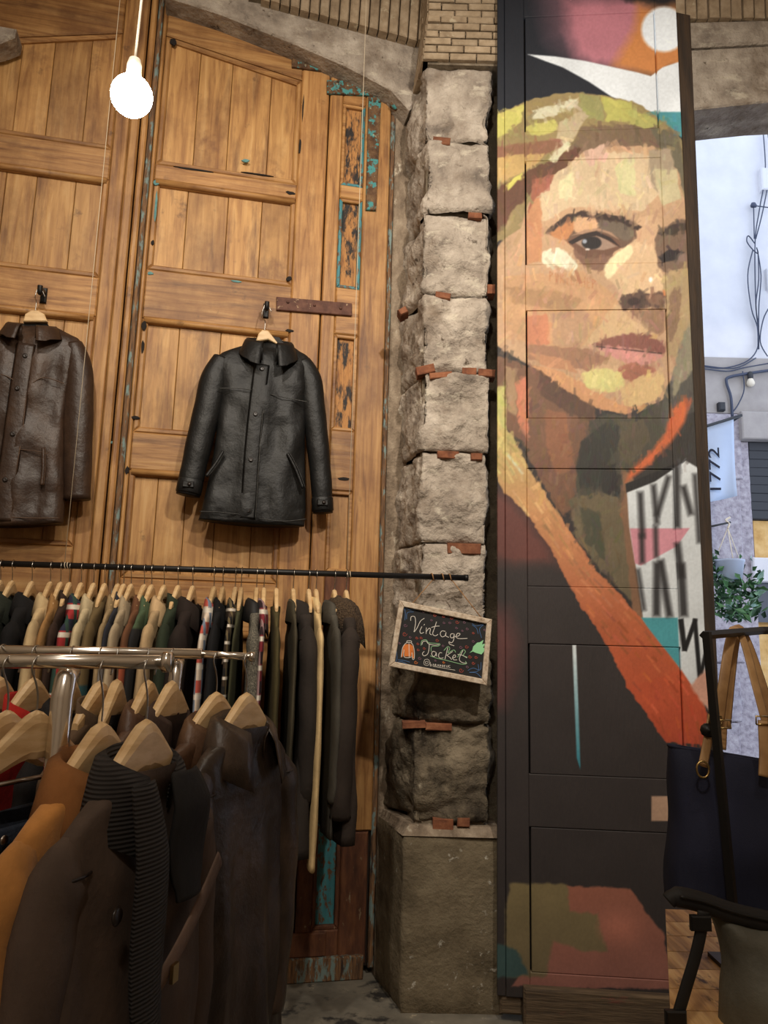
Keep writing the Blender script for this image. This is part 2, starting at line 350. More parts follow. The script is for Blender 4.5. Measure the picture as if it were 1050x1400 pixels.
# ------------------------------------------------------------------ stone pillar
pil = tag(empty('stone_pillar', (P(620, 1388, 3.40).x, 3.5, 0)), 'rough stone block pillar with red brick chips in the joints', None, None, 'structure')
PO = pil.location
def rough_block(x0, xc, x1, yb, yf, z0, z1, seed, amp=.022, nu=84, nv=44, name='stone_block', m='stone', rim=.022):
    """block with a chamfered left side: path left-back -> chamfer corner -> right front -> right back"""
    path = [Vector((x0, yb)), Vector((xc, yf)), Vector((x1, yf + .01)), Vector((x1 + .012, yb))]
    ls = [(path[i + 1] - path[i]).length for i in range(3)]; T = sum(ls); rows = []
    for j in range(nv + 1):
        v = j / nv; row = []
        for i in range(nu + 1):
            s_ = i / nu * T; k = 0
            while k < 2 and s_ > ls[k]: s_ -= ls[k]; k += 1
            d = (path[k + 1] - path[k]).normalized(); p = path[k] + d * s_; nrm = Vector((d.y, -d.x))
            ed = min(1, min(v, 1 - v) * (z1 - z0) / .03); inset = -(1 - math.sqrt(max(0, 1 - (1 - ed) ** 2))) * rim
            if i in (0, nu): inset = 0
            zz = z0 + (z1 - z0) * v
            q = Vector((p.x * 5 + seed * 3.1, p.y * 5, zz * 5))
            h = noise.fractal(q, .9, 2.1, 5) * amp + abs(noise.noise(q * .7 + Vector((9, 3, seed)))) * amp * 1.2
            c = noise.voronoi(q * .9)[0]; h += (c[1] - c[0]) * amp * .8 - amp * .5
            h += (abs(noise.noise(q * 2.7)) - .25) * amp * .55 + noise.fractal(q * 6, .8, 2, 3) * amp * .14
            pp = p + nrm * (h + inset)
            row.append((pp.x - PO.x, pp.y - PO.y, zz + noise.noise(q * 1.5) * .008 * (1 if 0 < j < nv else 0)))
        rows.append(row)
    return MB().grid(rows).build(name, M[m], pil, True)
YF = 3.42
zs = [P(620, y, YF).z for y in (92, 190, 290, 402, 508, 617, 742, 862, 990, 1128)]
xl = lambda z: .035 + (z - .5) * .010
xC, x1 = P(577, 600, YF).x, P(668, 600, YF).x
core = MB().prism([(xC - PO.x, YF + .05 - PO.y), (x1 - .01 - PO.x, YF + .05 - PO.y), (x1 - .01 - PO.x, 3.8 - PO.y), (.06 - PO.x, 3.8 - PO.y), (.12 - PO.x, 3.8 - PO.y)], .4, zs[0] + .05); core.v = [(a, c, b) for a, b, c in core.v]; core.build('mortar_core', M['mortar'], pil)
for k in range(len(zs) - 1):
    zt, zb = zs[k], zs[k + 1]; g = .003
    jit = rnd.uniform(-.012, .012)
    rough_block(xl((zt + zb) / 2), xC + jit, x1 + rnd.uniform(-.015, .012), 3.78, YF + rnd.uniform(-.01, .015), zb + g, zt - g, k + 1, .03, m='stone' if k < 7 else 'stone_dark')  # lowest courses take the darkened stone, their shade painted into the colour
# brick chips in the joints
for (x, y, w_, h_, t_) in [(604, 191, 26, 12, 5), (650, 293, 20, 9, 0), (606, 403, 22, 10, 6), (551, 424, 10, 13, 60), (582, 504, 26, 12, -14), (603, 512, 32, 9, -6), (642, 507, 20, 11, 0), (666, 509, 24, 11, 3), (613, 621, 30, 10, 0), (652, 624, 16, 10, 0), (635, 750, 46, 15, 0), (672, 394, 11, 14, 0), (600, 994, 34, 9, 0), (566, 991, 30, 9, -4), (606, 1128, 26, 14, 0), (634, 1125, 16, 11, 0)]:
    c = P(x, y, YF - .005); s_ = YF / F * 1.02; hw, hh = w_ * s_ / 2, h_ * s_ / 2
    q = MB().box(-hw, hw, .002, .08, -hh, hh, .004); a = R(-t_)
    q.v = [(x_ * math.cos(a) - z_ * math.sin(a) + c.x - PO.x, y_ + c.y - PO.y + rnd.uniform(0, .006), x_ * math.sin(a) + z_ * math.cos(a) + c.z) for x_, y_, z_ in q.v]
    q.build('brick_chip', M['brick_red'], pil)
# plinth
zpl = P(620, 1143, 3.39).z
path_pl = rough_block(.012, P(550, 1260, 3.39).x, P(690, 1260, 3.39).x, 3.72, 3.39, 0, zpl, 40, .008, 50, 26, 'plinth_block', 'plinth', .008)
xa, xb = P(550, 1143, 3.39).x, P(690, 1143, 3.39).x
q = MB().add([(a - PO.x, b - PO.y, zpl - .004) for a, b in ((.012, 3.76), (xa, 3.39), (xb, 3.39), (xb, 3.76))] + [(a - PO.x, b - PO.y, zpl + .03) for a, b in ((.03, 3.76), (xa + .03, 3.44), (xb - .02, 3.44), (xb - .02, 3.76))],
    [(0, 1, 5, 4), (1, 2, 6, 5), (2, 3, 7, 6), (4, 5, 6, 7)])
q.build('plinth_ledge', M['plaster'], pil)
# jamb strip between the door edge and the pillar
piece(d2, 'jamb_strip', 'flaked', .138, .165, .03, 4.4, .02, .12)
piece(d2, 'jamb_plaster', 'plaster', .166, .33, .0, 4.5, .012, .12)
# brick pier on top of the pillar: courses of separate bricks
pier = tag(empty('brick_pier', (PO.x, YF, zs[0])), 'tan brick pier carried on the stone pillar', None, None, 'structure')
ztop = 5.35; ch = .042; nrow = int((ztop - zs[0]) / ch); bw = .135
xr = .56
for j in range(nrow):
    z0 = zs[0] + .012 + j * ch; flare = -.035 - j * .0012 if j < 6 else -.03
    xs0 = xC - .03 + min(j, 6) * .004
    x = xs0 - (bw / 2 if j % 2 else 0)
    while x < xr:
        a, b = max(x, xs0), min(x + bw - .006, xr)
        if b - a > .02:
            MB().box(a - PO.x, b - PO.x, flare - rnd.uniform(0, .008), .1, z0 - zs[0], z0 + ch - .007 - zs[0], .004).build('brick', M['brick_tan'], pier)
        x += bw
    # left return, running back to the doors
    for y_ in range(3):
        ya = flare + .015 + y_ * .125; s_ = -.09
        q = MB().box(0, .1, 0, .118, 0, ch - .007, 0)
        q.v = [(xs0 - PO.x - .004 + vx * .8 + s_ * (ya + vy + .02) * 1.6 - rnd.uniform(0, .004), ya + vy, z0 - zs[0] + vz) for vx, vy, vz in q.v]
        q.build('brick', M['brick_tan'], pier)
MB().box(xC - .005 - PO.x, xr - .02 - PO.x, -.015, .33, 0, ztop - zs[0]).build('mortar_core', M['mortar'], pier)

# ------------------------------------------------------------------ painted door leaf (mural): colours are painted over the whole leaf, then each board takes its share
GW, GH, GS = .90, 4.85, .004                     # size of the painted field and its grid step in metres
def mural_field():
    nx, nz = int(GW / GS) + 1, int(GH / GS) + 1
    U_, V_ = np.meshgrid(np.arange(nx) * GS - .01, np.arange(nz) * GS)
    Wx = MUR.p0.x + U_ * MUR.U.x; Wy = MUR.p0.y + U_ * MUR.U.y; Wz = V_
    dx, dy, dz = Wx - CAM.x, Wy - CAM.y, Wz - CAM.z
    dep = dx * fwd.x + dy * fwd.y + dz * fwd.z
    px = 525 + F * (dx * cr.x + dy * cr.y + dz * cr.z) / dep
    py = 700 - F * (dx * cu.x + dy * cu.y + dz * cu.z) / dep
    rg = np.random.default_rng(3)
    def vnoise(sc_, seed):                       # smooth value noise on the field
        g = np.random.default_rng(seed).random((int(1500 / sc_) + 3, int(400 / sc_) + 3))
        x = np.clip((px - 660) / sc_, 0, g.shape[1] - 2.001); y = np.clip((py + 60) / sc_, 0, g.shape[0] - 2.001)
        i, j = x.astype(int), y.astype(int); fx, fy = x - i, y - j; fx = fx * fx * (3 - 2 * fx); fy = fy * fy * (3 - 2 * fy)
        return (g[j, i] * (1 - fx) + g[j, i + 1] * fx) * (1 - fy) + (g[j + 1, i] * (1 - fx) + g[j + 1, i + 1] * fx) * fy - .5
    n1, n2 = vnoise(9, 1) + .5 * vnoise(4, 2), vnoise(9, 5) + .5 * vnoise(4, 6)
    wx, wy = px + n1 * 3.2, py + n2 * 3.2
    C = np.zeros(px.shape + (3,)); C[:] = (56, 48, 44)
    def lay(c, pts, soft=1.2, rough=True, c2=None, axis='y', a=1.0, round_=False):
        if round_:
            n_ = len(pts); pts = [tuple(.5 * ((2 * q1) + (q2 - q0) * t_ + (2 * q0 - 5 * q1 + 4 * q2 - q3) * t_ * t_ + (3 * q1 - q0 - 3 * q2 + q3) * t_ ** 3) for q0, q1, q2, q3 in zip(pts[i - 1], pts[i], pts[(i + 1) % n_], pts[(i + 2) % n_])) for i in range(n_) for t_ in (0, .33, .67)]
        xs = [p[0] for p in pts]; ys = [p[1] for p in pts]; m = soft + 8
        sel = (px > min(xs) - m) & (px < max(xs) + m) & (py > min(ys) - m) & (py < max(ys) + m)
        if not sel.any(): return
        X_, Y_ = (wx[sel], wy[sel]) if rough else (px[sel], py[sel])
        d = np.full(X_.shape, 1e9); ins = np.zeros(X_.shape, bool)
        for k in range(len(pts)):
            (x0, y0), (x1_, y1_) = pts[k], pts[(k + 1) % len(pts)]
            ex, ey = x1_ - x0, y1_ - y0; t = np.clip(((X_ - x0) * ex + (Y_ - y0) * ey) / (ex * ex + ey * ey + 1e-9), 0, 1)
            d = np.minimum(d, (X_ - x0 - t * ex) ** 2 + (Y_ - y0 - t * ey) ** 2)
            if y0 != y1_: ins ^= ((y0 > Y_) != (y1_ > Y_)) & (X_ < ex * (Y_ - y0) / (y1_ - y0) + x0)
        sd = np.sqrt(d) * np.where(ins, -1, 1)
        al = np.clip(.5 - sd / (2 * soft), 0, 1)[:, None] * a
        cc = np.array(c, float)[None, :]
        if c2 is not None:
            lo, hi = (min(ys), max(ys)) if axis == 'y' else (min(xs), max(xs))
            t = np.clip(((Y_ if axis == 'y' else X_) - lo) / (hi - lo), 0, 1)[:, None]; cc = cc * (1 - t) + np.array(c2, float)[None, :] * t
        C[sel] = C[sel] * (1 - al) + cc * al
    def oval(c, cx, cy, rx, ry, soft=1.2, rough=False):
        lay(c, [(cx + rx * math.cos(k * math.pi / 12), cy + ry * math.sin(k * math.pi / 12)) for k in range(24)], soft, rough)
    def line(c, x0, y0, x1_, y1_, wd, soft=2, a=1.0):
        v = Vector((x1_ - x0, y1_ - y0)).normalized(); n_ = Vector((-v.y, v.x)) * wd / 2
        lay(c, [(x0 + n_.x, y0 + n_.y), (x1_ + n_.x, y1_ + n_.y), (x1_ - n_.x, y1_ - n_.y), (x0 - n_.x, y0 - n_.y)], soft, False, a=a)
    # sky part
    lay((34, 36, 42), [(660, -60), (980, -60), (980, 200), (660, 200)], 1, False)
    lay((92, 66, 72), [(735, -20), (900, -20), (890, 60), (840, 92), (780, 80), (750, 52), (742, 20)], 18)
    lay((190, 112, 118), [(772, 0), (880, -4), (885, 40), (868, 90), (815, 90), (788, 76), (776, 40)], 12)
    lay((36, 32, 34), [(780, -60), (980, -60), (980, 6), (900, 8), (868, 4), (850, -2)], 4)
    lay((206, 124, 62), [(872, 4), (897, 10), (932, 6), (936, 90), (915, 94), (893, 106), (868, 99), (838, 90), (852, 66), (868, 40)], 8)
    oval((234, 231, 224), 908, 40, 31, 31, 2.5)
    lay((226, 222, 214), [(722, 74), (760, 77), (800, 83), (840, 92), (872, 99), (890, 104), (906, 92), (936, 82), (940, 157), (905, 157), (884, 152), (860, 142), (836, 132), (806, 112), (770, 92), (745, 83)], 1, False)
    lay((70, 138, 138), [(884, 153), (942, 153), (946, 196), (915, 178), (898, 164)], 1.2, False)
    # hair
    lay((150, 124, 76), [(670, 157), (700, 147), (720, 138), (750, 130), (790, 126), (820, 128), (850, 135), (880, 145), (897, 160), (925, 180), (938, 205), (944, 262), (940, 300), (670, 330)], 1.2)
    for c, p in [((198, 182, 88), [(670, 158), (716, 143), (714, 165), (700, 178), (670, 192)]), ((192, 176, 88), [(719, 174), (758, 164), (765, 176), (737, 186), (718, 184)]),
                 ((206, 192, 152), [(728, 152), (775, 138), (792, 133), (790, 147), (745, 162), (728, 164)]), ((182, 170, 82), [(822, 131), (862, 140), (868, 166), (830, 166)]),
                 ((152, 142, 82), [(792, 128), (820, 130), (828, 166), (797, 160)]), ((186, 160, 118), [(765, 168), (796, 152), (806, 158), (778, 196), (758, 205)]),
                 ((140, 92, 64), [(670, 200), (766, 190), (772, 200), (742, 212), (670, 216)]), ((192, 150, 86), [(670, 216), (745, 209), (738, 222), (700, 242), (670, 256)]),
                 ((122, 94, 68), [(795, 174), (890, 168), (918, 200), (890, 203), (830, 202), (792, 216), (776, 204)]), ((106, 94, 70), [(888, 174), (926, 180), (942, 262), (938, 300), (926, 244), (905, 206)]),
                 ((104, 66, 46), [(670, 260), (735, 227), (762, 214), (790, 200), (802, 212), (762, 236), (736, 252), (716, 276), (700, 288), (690, 306), (670, 330)]),
                 ((208, 190, 84), [(691, 252), (712, 236), (715, 242), (694, 259)]), ((206, 190, 146), [(749, 217), (770, 196), (780, 198), (760, 222)]), ((176, 164, 84), [(862, 150), (892, 160), (905, 168), (880, 176), (862, 170)])]: lay(c, p)
    # face
    lay((194, 148, 106), [(720, 282), (735, 252), (765, 235), (800, 206), (830, 200), (890, 200), (915, 215), (930, 240), (940, 290), (946, 340), (950, 450), (934, 480), (920, 520), (908, 545), (882, 560), (855, 564), (820, 556), (790, 541), (765, 521), (735, 502), (712, 492), (688, 480), (670, 460), (670, 345), (695, 322), (712, 312)])
    for c, p in [((208, 174, 130), [(730, 258), (790, 216), (850, 206), (900, 216), (910, 252), (880, 288), (820, 286), (780, 282), (748, 302), (728, 296)]),
                 ((218, 198, 144), [(765, 246), (786, 236), (783, 270), (765, 273)]), ((208, 192, 134), [(840, 226), (866, 215), (869, 268), (846, 264)]), ((208, 162, 132), [(798, 208), (826, 196), (831, 216), (806, 227)]),
                 ((166, 140, 108), [(886, 206), (916, 202), (927, 246), (906, 272), (890, 252)]), ((198, 176, 128), [(892, 232), (925, 232), (932, 270), (904, 282)]),
                 ((196, 130, 84), [(720, 292), (736, 256), (742, 300), (740, 356), (721, 362)]), ((160, 92, 66), [(730, 246), (758, 238), (752, 256), (735, 268), (722, 290)]),
                 ((200, 146, 98), [(688, 378), (745, 374), (800, 371), (832, 396), (846, 412), (832, 440), (802, 470), (780, 482), (740, 472), (690, 462)]),
                 ((176, 128, 84), [(690, 392), (760, 398), (800, 410), (780, 425), (700, 415)]), ((204, 124, 84), [(718, 432), (748, 428), (752, 470), (720, 482)]),
                 ((186, 138, 98), [(752, 428), (800, 424), (812, 446), (792, 476), (756, 472)]), ((206, 162, 112), [(842, 414), (858, 432), (884, 450), (898, 458), (870, 456), (842, 462), (815, 470), (798, 472), (822, 440)]),
                 ((162, 112, 80), [(718, 472), (800, 476), (832, 490), (806, 507), (760, 497), (724, 492)]), ((190, 128, 86), [(722, 482), (780, 492), (790, 510), (742, 500)]),
                 ((206, 142, 92), [(724, 498), (760, 505), (792, 520), (822, 540), (852, 553), (884, 556), (856, 566), (820, 560), (780, 540), (745, 516)])]: lay(c, p)
    # eye sockets, eyes, nose, mouth, chin
    for c, p in [((108, 78, 58), [(750, 314), (770, 298), (790, 290), (815, 291), (850, 297), (874, 306), (876, 318), (868, 332), (850, 338), (836, 347), (820, 353), (800, 350), (785, 337), (770, 326), (748, 320)]),
                 ((192, 122, 72), [(757, 315), (785, 302), (783, 320), (770, 328), (754, 322)]), ((208, 154, 108), [(786, 298), (816, 301), (816, 313), (788, 318)]), ((112, 92, 72), [(818, 300), (846, 303), (866, 316), (858, 330), (836, 320), (819, 313)]),
                 ((226, 212, 172), [(742, 346), (760, 338), (776, 345), (789, 362), (784, 371), (760, 363), (744, 361)]), ((132, 92, 68), [(784, 342), (815, 350), (838, 343), (828, 366), (815, 370), (798, 362)]),
                 ((110, 72, 52), [(778, 329), (800, 321), (826, 319), (847, 333), (838, 346), (820, 353), (796, 349), (783, 339)]),
                 ((216, 172, 124), [(828, 366), (850, 342), (873, 326), (892, 330), (899, 360), (910, 386), (906, 397), (880, 401), (860, 403), (847, 399), (838, 386)]),
                 ((232, 208, 152), [(826, 364), (858, 335), (864, 346), (846, 366), (833, 381)]), ((206, 158, 114), [(872, 300), (899, 296), (904, 330), (891, 336), (872, 331)]),
                 ((122, 92, 70), [(897, 318), (910, 308), (950, 301), (952, 360), (946, 377), (907, 372), (897, 346)]), ((176, 142, 96), [(908, 376), (950, 370), (952, 430), (930, 482), (913, 484), (911, 420)]), ((140, 104, 74), [(916, 400), (932, 396), (928, 440), (914, 470)]),
                 ((150, 108, 78), [(860, 422), (880, 424), (905, 421), (909, 449), (897, 456), (884, 447), (870, 434)]), ((94, 66, 52), [(846, 411), (853, 403), (865, 400), (877, 397), (890, 401), (902, 398), (910, 402), (909, 417), (899, 422), (886, 419), (874, 423), (862, 421), (852, 424)]), ((128, 90, 66), [(884, 404), (906, 402), (906, 414), (890, 416)]), ((58, 40, 34), [(858, 412), (868, 407), (878, 410), (874, 416), (862, 417)]),
                 ((138, 80, 64), [(811, 470), (830, 462), (850, 457), (864, 455), (872, 458), (882, 455), (896, 461), (909, 475), (905, 483), (890, 481), (870, 477), (850, 475), (828, 474)]),
                 ((206, 134, 116), [(818, 474), (850, 475), (880, 479), (906, 485), (900, 493), (880, 499), (858, 497), (838, 487)]), ((166, 98, 72), [(856, 498), (886, 500), (897, 510), (872, 523), (850, 516), (844, 506)]),
                 ((208, 188, 112), [(799, 508), (830, 503), (848, 511), (855, 526), (836, 536), (811, 533), (797, 521)]), ((214, 170, 110), [(855, 526), (900, 506), (908, 526), (896, 546), (870, 556), (850, 549)])]: lay(c, p, 1.3, round_=True)
    lay((62, 44, 36), [(754, 311), (770, 297), (790, 290), (820, 291), (850, 296), (876, 309), (873, 316), (850, 304), (815, 298), (788, 297), (770, 305), (757, 316)], 1.2)
    lay((156, 122, 98), [(786, 331), (800, 323), (822, 323), (843, 337), (825, 342), (800, 340)], 1, False)
    oval((38, 31, 30), 809, 332, 13, 9); oval((150, 150, 152), 800, 330, 3, 3, 1); oval((214, 190, 170), 804, 341, 3, 1.5, 1)
    lay((48, 34, 30), [(777, 331), (795, 321), (815, 316), (835, 325), (848, 338), (832, 329), (815, 322), (797, 327), (783, 334)], .8, False)
    lay((168, 124, 92), [(782, 322), (800, 314), (818, 312), (836, 318), (845, 327), (830, 319), (815, 315), (798, 319)], 1, False)
    lay((70, 54, 44), [(898, 318), (912, 309), (950, 302), (952, 310), (905, 323)], 1.2)
    lay((46, 38, 36), [(899, 351), (915, 341), (936, 345), (928, 355), (906, 359)], 1, False); oval((138, 106, 88), 933, 352, 7, 6, 2)
    oval((242, 228, 208), 890, 382, 2.6, 3.4, 1.2); line((58, 40, 34), 812, 473, 905, 483, 1.6, 1)
    line((206, 120, 66), 908, 396, 909, 404, 3, 1)
    lay((198, 150, 92), [(893, 456), (900, 457), (896, 464), (888, 462)], 1)
    # faint orange brush letters on the cheek
    for k, ch_ in enumerate('PVRILAHEP'):
        x0, y0 = 752 + k * 7.3, 371 + k * 1.3
        for a_, b_, c_, d_ in {'P': [(0, 0, 0, 13), (0, 0, 4, 3), (4, 3, 0, 7)], 'V': [(0, 0, 2, 13), (2, 13, 5, 0)], 'R': [(0, 0, 0, 13), (0, 0, 4, 3), (4, 3, 0, 6), (0, 6, 5, 13)], 'I': [(2, 0, 2, 13)], 'L': [(0, 0, 0, 13), (0, 13, 4, 12)], 'A': [(0, 13, 2, 0), (2, 0, 5, 13)], 'H': [(0, 0, 0, 13), (0, 7, 4, 6), (4, 0, 4, 13)], 'E': [(0, 0, 0, 13), (0, 0, 4, 0), (0, 6, 3, 6), (0, 13, 4, 13)]}[ch_]:
            line((186, 106, 62), x0 + a_, y0 + b_, x0 + c_, y0 + d_, 1.3, .8, .6)
    # neck and collar
    for c, p in [((124, 84, 60), [(670, 486), (688, 488), (735, 505), (770, 530), (812, 556), (815, 575), (800, 640), (786, 690), (770, 706), (740, 660), (715, 610), (670, 560)]),
                 ((96, 66, 50), [(738, 508), (770, 530), (812, 558), (812, 580), (770, 560), (740, 540)]), ((146, 92, 62), [(745, 560), (775, 565), (785, 640), (760, 650), (748, 610)]),
                 ((78, 70, 56), [(806, 574), (830, 566), (870, 569), (905, 547), (918, 570), (906, 602), (882, 626), (860, 642), (858, 782), (846, 802), (820, 772), (795, 732), (784, 690), (790, 640)]),
                 ((86, 79, 68), [(906, 548), (930, 490), (952, 430), (962, 560), (968, 650), (920, 642), (905, 602)]), ((142, 128, 98), [(930, 472), (950, 420), (954, 500), (934, 522), (918, 547), (922, 502)]),
                 ((58, 52, 46), [(936, 566), (966, 560), (972, 655), (925, 642), (858, 664), (905, 622)]),
                 ((58, 54, 46), [(795, 602), (830, 576), (850, 582), (846, 612), (826, 640), (822, 672), (794, 666), (788, 640)]), ((54, 50, 44), [(822, 640), (842, 632), (852, 702), (826, 716)]), ((92, 78, 58), [(846, 576), (880, 572), (890, 600), (862, 636), (848, 630)]),
                 ((112, 94, 66), [(778, 682), (820, 672), (856, 682), (862, 782), (876, 832), (860, 817), (820, 777), (788, 737)]), ((82, 76, 56), [(790, 690), (820, 700), (830, 770), (800, 740)]),
                 ((138, 96, 66), [(851, 640), (866, 650), (869, 700), (873, 780), (880, 852), (868, 847), (859, 780), (849, 700)]),
                 ((204, 118, 82), [(704, 522), (719, 514), (724, 560), (722, 602), (708, 578)]), ((196, 182, 100), [(670, 530), (690, 527), (693, 600), (691, 646), (670, 640)]), ((168, 128, 88), [(690, 500), (704, 505), (706, 570), (694, 560)])]: lay(c, p, 1.4)
    lay((210, 98, 52), [(944, 545), (936, 577), (916, 607), (886, 637), (855, 659), (861, 643), (890, 620), (910, 590), (918, 560), (931, 547)], 3, False)
    lay((42, 38, 36), [(855, 661), (905, 641), (936, 630), (928, 642), (897, 658), (856, 674)], 1, False)
    # coat and strap
    lay((112, 62, 52), [(670, 672), (690, 672), (720, 702), (752, 742), (764, 774), (700, 778), (670, 760)], 14)
    lay((58, 49, 45), [(670, 775), (760, 772), (800, 840), (912, 1014), (980, 1014), (980, 1420), (670, 1420)], 12)
    lay((104, 60, 54), [(670, 830), (694, 838), (706, 880), (700, 930), (688, 965), (670, 970)], 16)
    up = [(670, 566), (700, 596), (725, 645), (755, 690), (785, 735), (815, 780), (850, 815), (880, 850), (905, 880), (935, 915), (958, 948), (968, 985), (972, 1020)]
    lo = [(670, 640), (681, 652), (690, 673), (720, 700), (745, 736), (770, 780), (790, 820), (810, 850), (835, 890), (860, 940), (890, 985), (913, 1014), (972, 1020)]
    bc = [(196, 172, 96), (206, 170, 100), (206, 156, 92), (204, 140, 84), (202, 128, 78), (200, 116, 70), (196, 104, 60), (192, 94, 52), (196, 88, 48), (202, 82, 44), (200, 78, 42), (192, 74, 42), (188, 72, 42)]
    lay((200, 100, 58), up[3:] + lo[3:][::-1], 1.5, c2=(192, 78, 44)); lay((205, 160, 94), up[:5] + lo[:5][::-1], 1.5, c2=(202, 124, 76))
    for k in range(12): lay(bc[k], [up[k], up[k + 1], up[min(12, k + 2)], lo[min(12, k + 2)], lo[k + 1], lo[k]], 1.5, c2=bc[min(12, k + 2)])
    for k in range(170):
        t = rg.random() * 11.6; i = int(t); f_ = t - i; s_ = rg.random() * .9 + .05
        a0 = np.array(up[i]) * (1 - f_) + np.array(up[i + 1]) * f_; b0 = np.array(lo[i]) * (1 - f_) + np.array(lo[i + 1]) * f_; p0 = a0 * (1 - s_) + b0 * s_
        dv = (np.array(up[i + 1]) - np.array(up[i])); dv = dv / np.hypot(*dv) * rg.uniform(8, 24)
        cc = np.clip(np.array(bc[i]) * rg.uniform(.78, 1.18) + rg.normal(0, 5, 3), 20, 240); line(tuple(cc), *p0, *(p0 + dv), rg.uniform(1.5, 4), 1.2, .7)
    line((214, 206, 160), 694, 622, 714, 648, 3, 1.5)
    # lettered white field
    lay((216, 212, 202), [(857, 673), (895, 658), (920, 641), (938, 630), (980, 655), (980, 990), (966, 965), (945, 936), (925, 906), (880, 848), (870, 780), (860, 720)], 1, False)
    lay((216, 136, 140), [(861, 722), (943, 722), (926, 746), (876, 773), (868, 770)], 1, False)
    lay((72, 152, 152), [(877, 844), (927, 844), (930, 914), (905, 882), (885, 856)], 1, False)
    for x0, y0, x1_, y1_, wd in [(875, 672, 878, 735, 8), (893, 662, 898, 716, 7), (914, 650, 898, 705, 7), (925, 636, 926, 722, 9), (934, 664, 945, 704, 8), (950, 648, 956, 742, 6), (877, 730, 878, 770, 7), (896, 718, 897, 762, 6), (898, 768, 898, 842, 10), (903, 765, 916, 843, 9), (926, 742, 932, 790, 9), (931, 770, 935, 843, 11), (872, 778, 881, 834, 5)]: line((38, 34, 33), x0, y0, x1_, y1_, wd, 3.2, .88)
    for x0, y0, x1_, y1_, wd in [(931, 846, 936, 890, 7), (936, 890, 951, 846, 6), (950, 846, 957, 930, 6), (957, 930, 968, 876, 5)]: line((28, 26, 26), x0, y0, x1_, y1_, wd, 1)
    lay((216, 152, 122), [(944, 936), (968, 912), (974, 975), (958, 958)], 2)
    # bottom of the leaf
    lay((230, 226, 214), [(783, 882), (788, 882), (791, 960), (794, 1052), (789, 1036), (786, 960)], .8, False, (46, 132, 142))
    lay((192, 146, 112), [(891, 1088), (940, 1088), (940, 1122), (891, 1122)], .8, False)
    lay((170, 98, 72), [(776, 1211), (862, 1216), (885, 1250), (906, 1275), (914, 1310), (930, 1352), (700, 1348), (740, 1290)], 1.4, c2=(150, 92, 76))
    lay((134, 112, 70), [(696, 1207), (776, 1210), (779, 1245), (818, 1250), (830, 1300), (800, 1302), (756, 1286), (748, 1335), (690, 1335), (691, 1260)], 2, c2=(118, 98, 66))
    lay((62, 84, 78), [(670, 1290), (705, 1298), (722, 1332), (670, 1340)], 2)
    oval((188, 108, 82), 848, 1268, 22, 18, 14)
    # loose brush strokes over face, hair and neck
    Cb = C.copy()
    fx0, fz0 = px, py
    for k in range(2600):
        x, y = rg.uniform(682, 944), rg.uniform(132, 800)
        if y > 640 and (x > 852 or x < 700 + (y - 640) * .75): continue
        if y < 170 and y < 128 + abs(x - 795) * .22: continue
        if 774 < x < 850 and 312 < y < 348: continue
        d2_ = (px - x) ** 2 + (py - y) ** 2; idx = None
        # nearest grid cell of the stroke's centre
        ur, vr = MUR.uv(x, y); i, j = int((ur + .01) / GS), int(vr / GS)
        if not (2 < i < nx - 3 and 2 < j < nz - 3): continue
        base = Cb[j, i]; ang = rg.normal(math.pi / 2, .5) if y > 200 else rg.normal(1.2, .6)
        L_, W_ = rg.uniform(4, 12), rg.uniform(1.2, 3.4); wn = int(L_ / 1.1) + 3
        j0, j1, i0, i1 = max(0, j - wn), min(nz, j + wn), max(0, i - wn), min(nx, i + wn)
        X_, Y_ = px[j0:j1, i0:i1] - x, py[j0:j1, i0:i1] - y
        a_ = X_ * math.cos(ang) + Y_ * math.sin(ang); b_ = -X_ * math.sin(ang) + Y_ * math.cos(ang)
        al = (np.clip((L_ - abs(a_)) / 2, 0, 1) * np.clip((W_ - abs(b_)) / 1.0, 0, 1) * rg.uniform(.25, .7))[..., None]
        cc = np.clip(base * rg.normal(1, .07) + rg.normal(0, 5, 3), 15, 245)
        C[j0:j1, i0:i1] = C[j0:j1, i0:i1] * (1 - al) + cc * al
    C *= 1 + (vnoise(2.5, 11) * .06 + vnoise(30, 12) * .08)[..., None]
    g_ = C.mean(axis=2, keepdims=True); C = (C * .9 + g_ * .1) * np.array((.95, 1.0, 1.07))
    C = np.clip(C, 4, 250) / 255
    return np.where(C <= .04045, C / 12.92, ((C + .055) / 1.055) ** 2.4), nx, nz
FIELD, FNX, FNZ = mural_field()
t = NT('mural_paint'); at = t.n('Attribute', attribute_name='paint')
t.set(t.b.inputs['Base Color'], at.outputs['Color']); t.b.inputs['Roughness'].default_value = .6; t.b.inputs['Specular IOR Level'].default_value = .3
bp = t.n('Bump', {'Strength': .18, 'Distance': .01, 'Height': t.noise(t.coords((30, 30, 6), False), 4, 6)}); t.set(t.b.inputs['Normal'], bp.outputs[0])
M['mural'] = t.m
mural = MUR.root('mural_door_panel'); tag(mural, 'tall wooden door leaf painted with a portrait mural above a dark coat', 'mural')
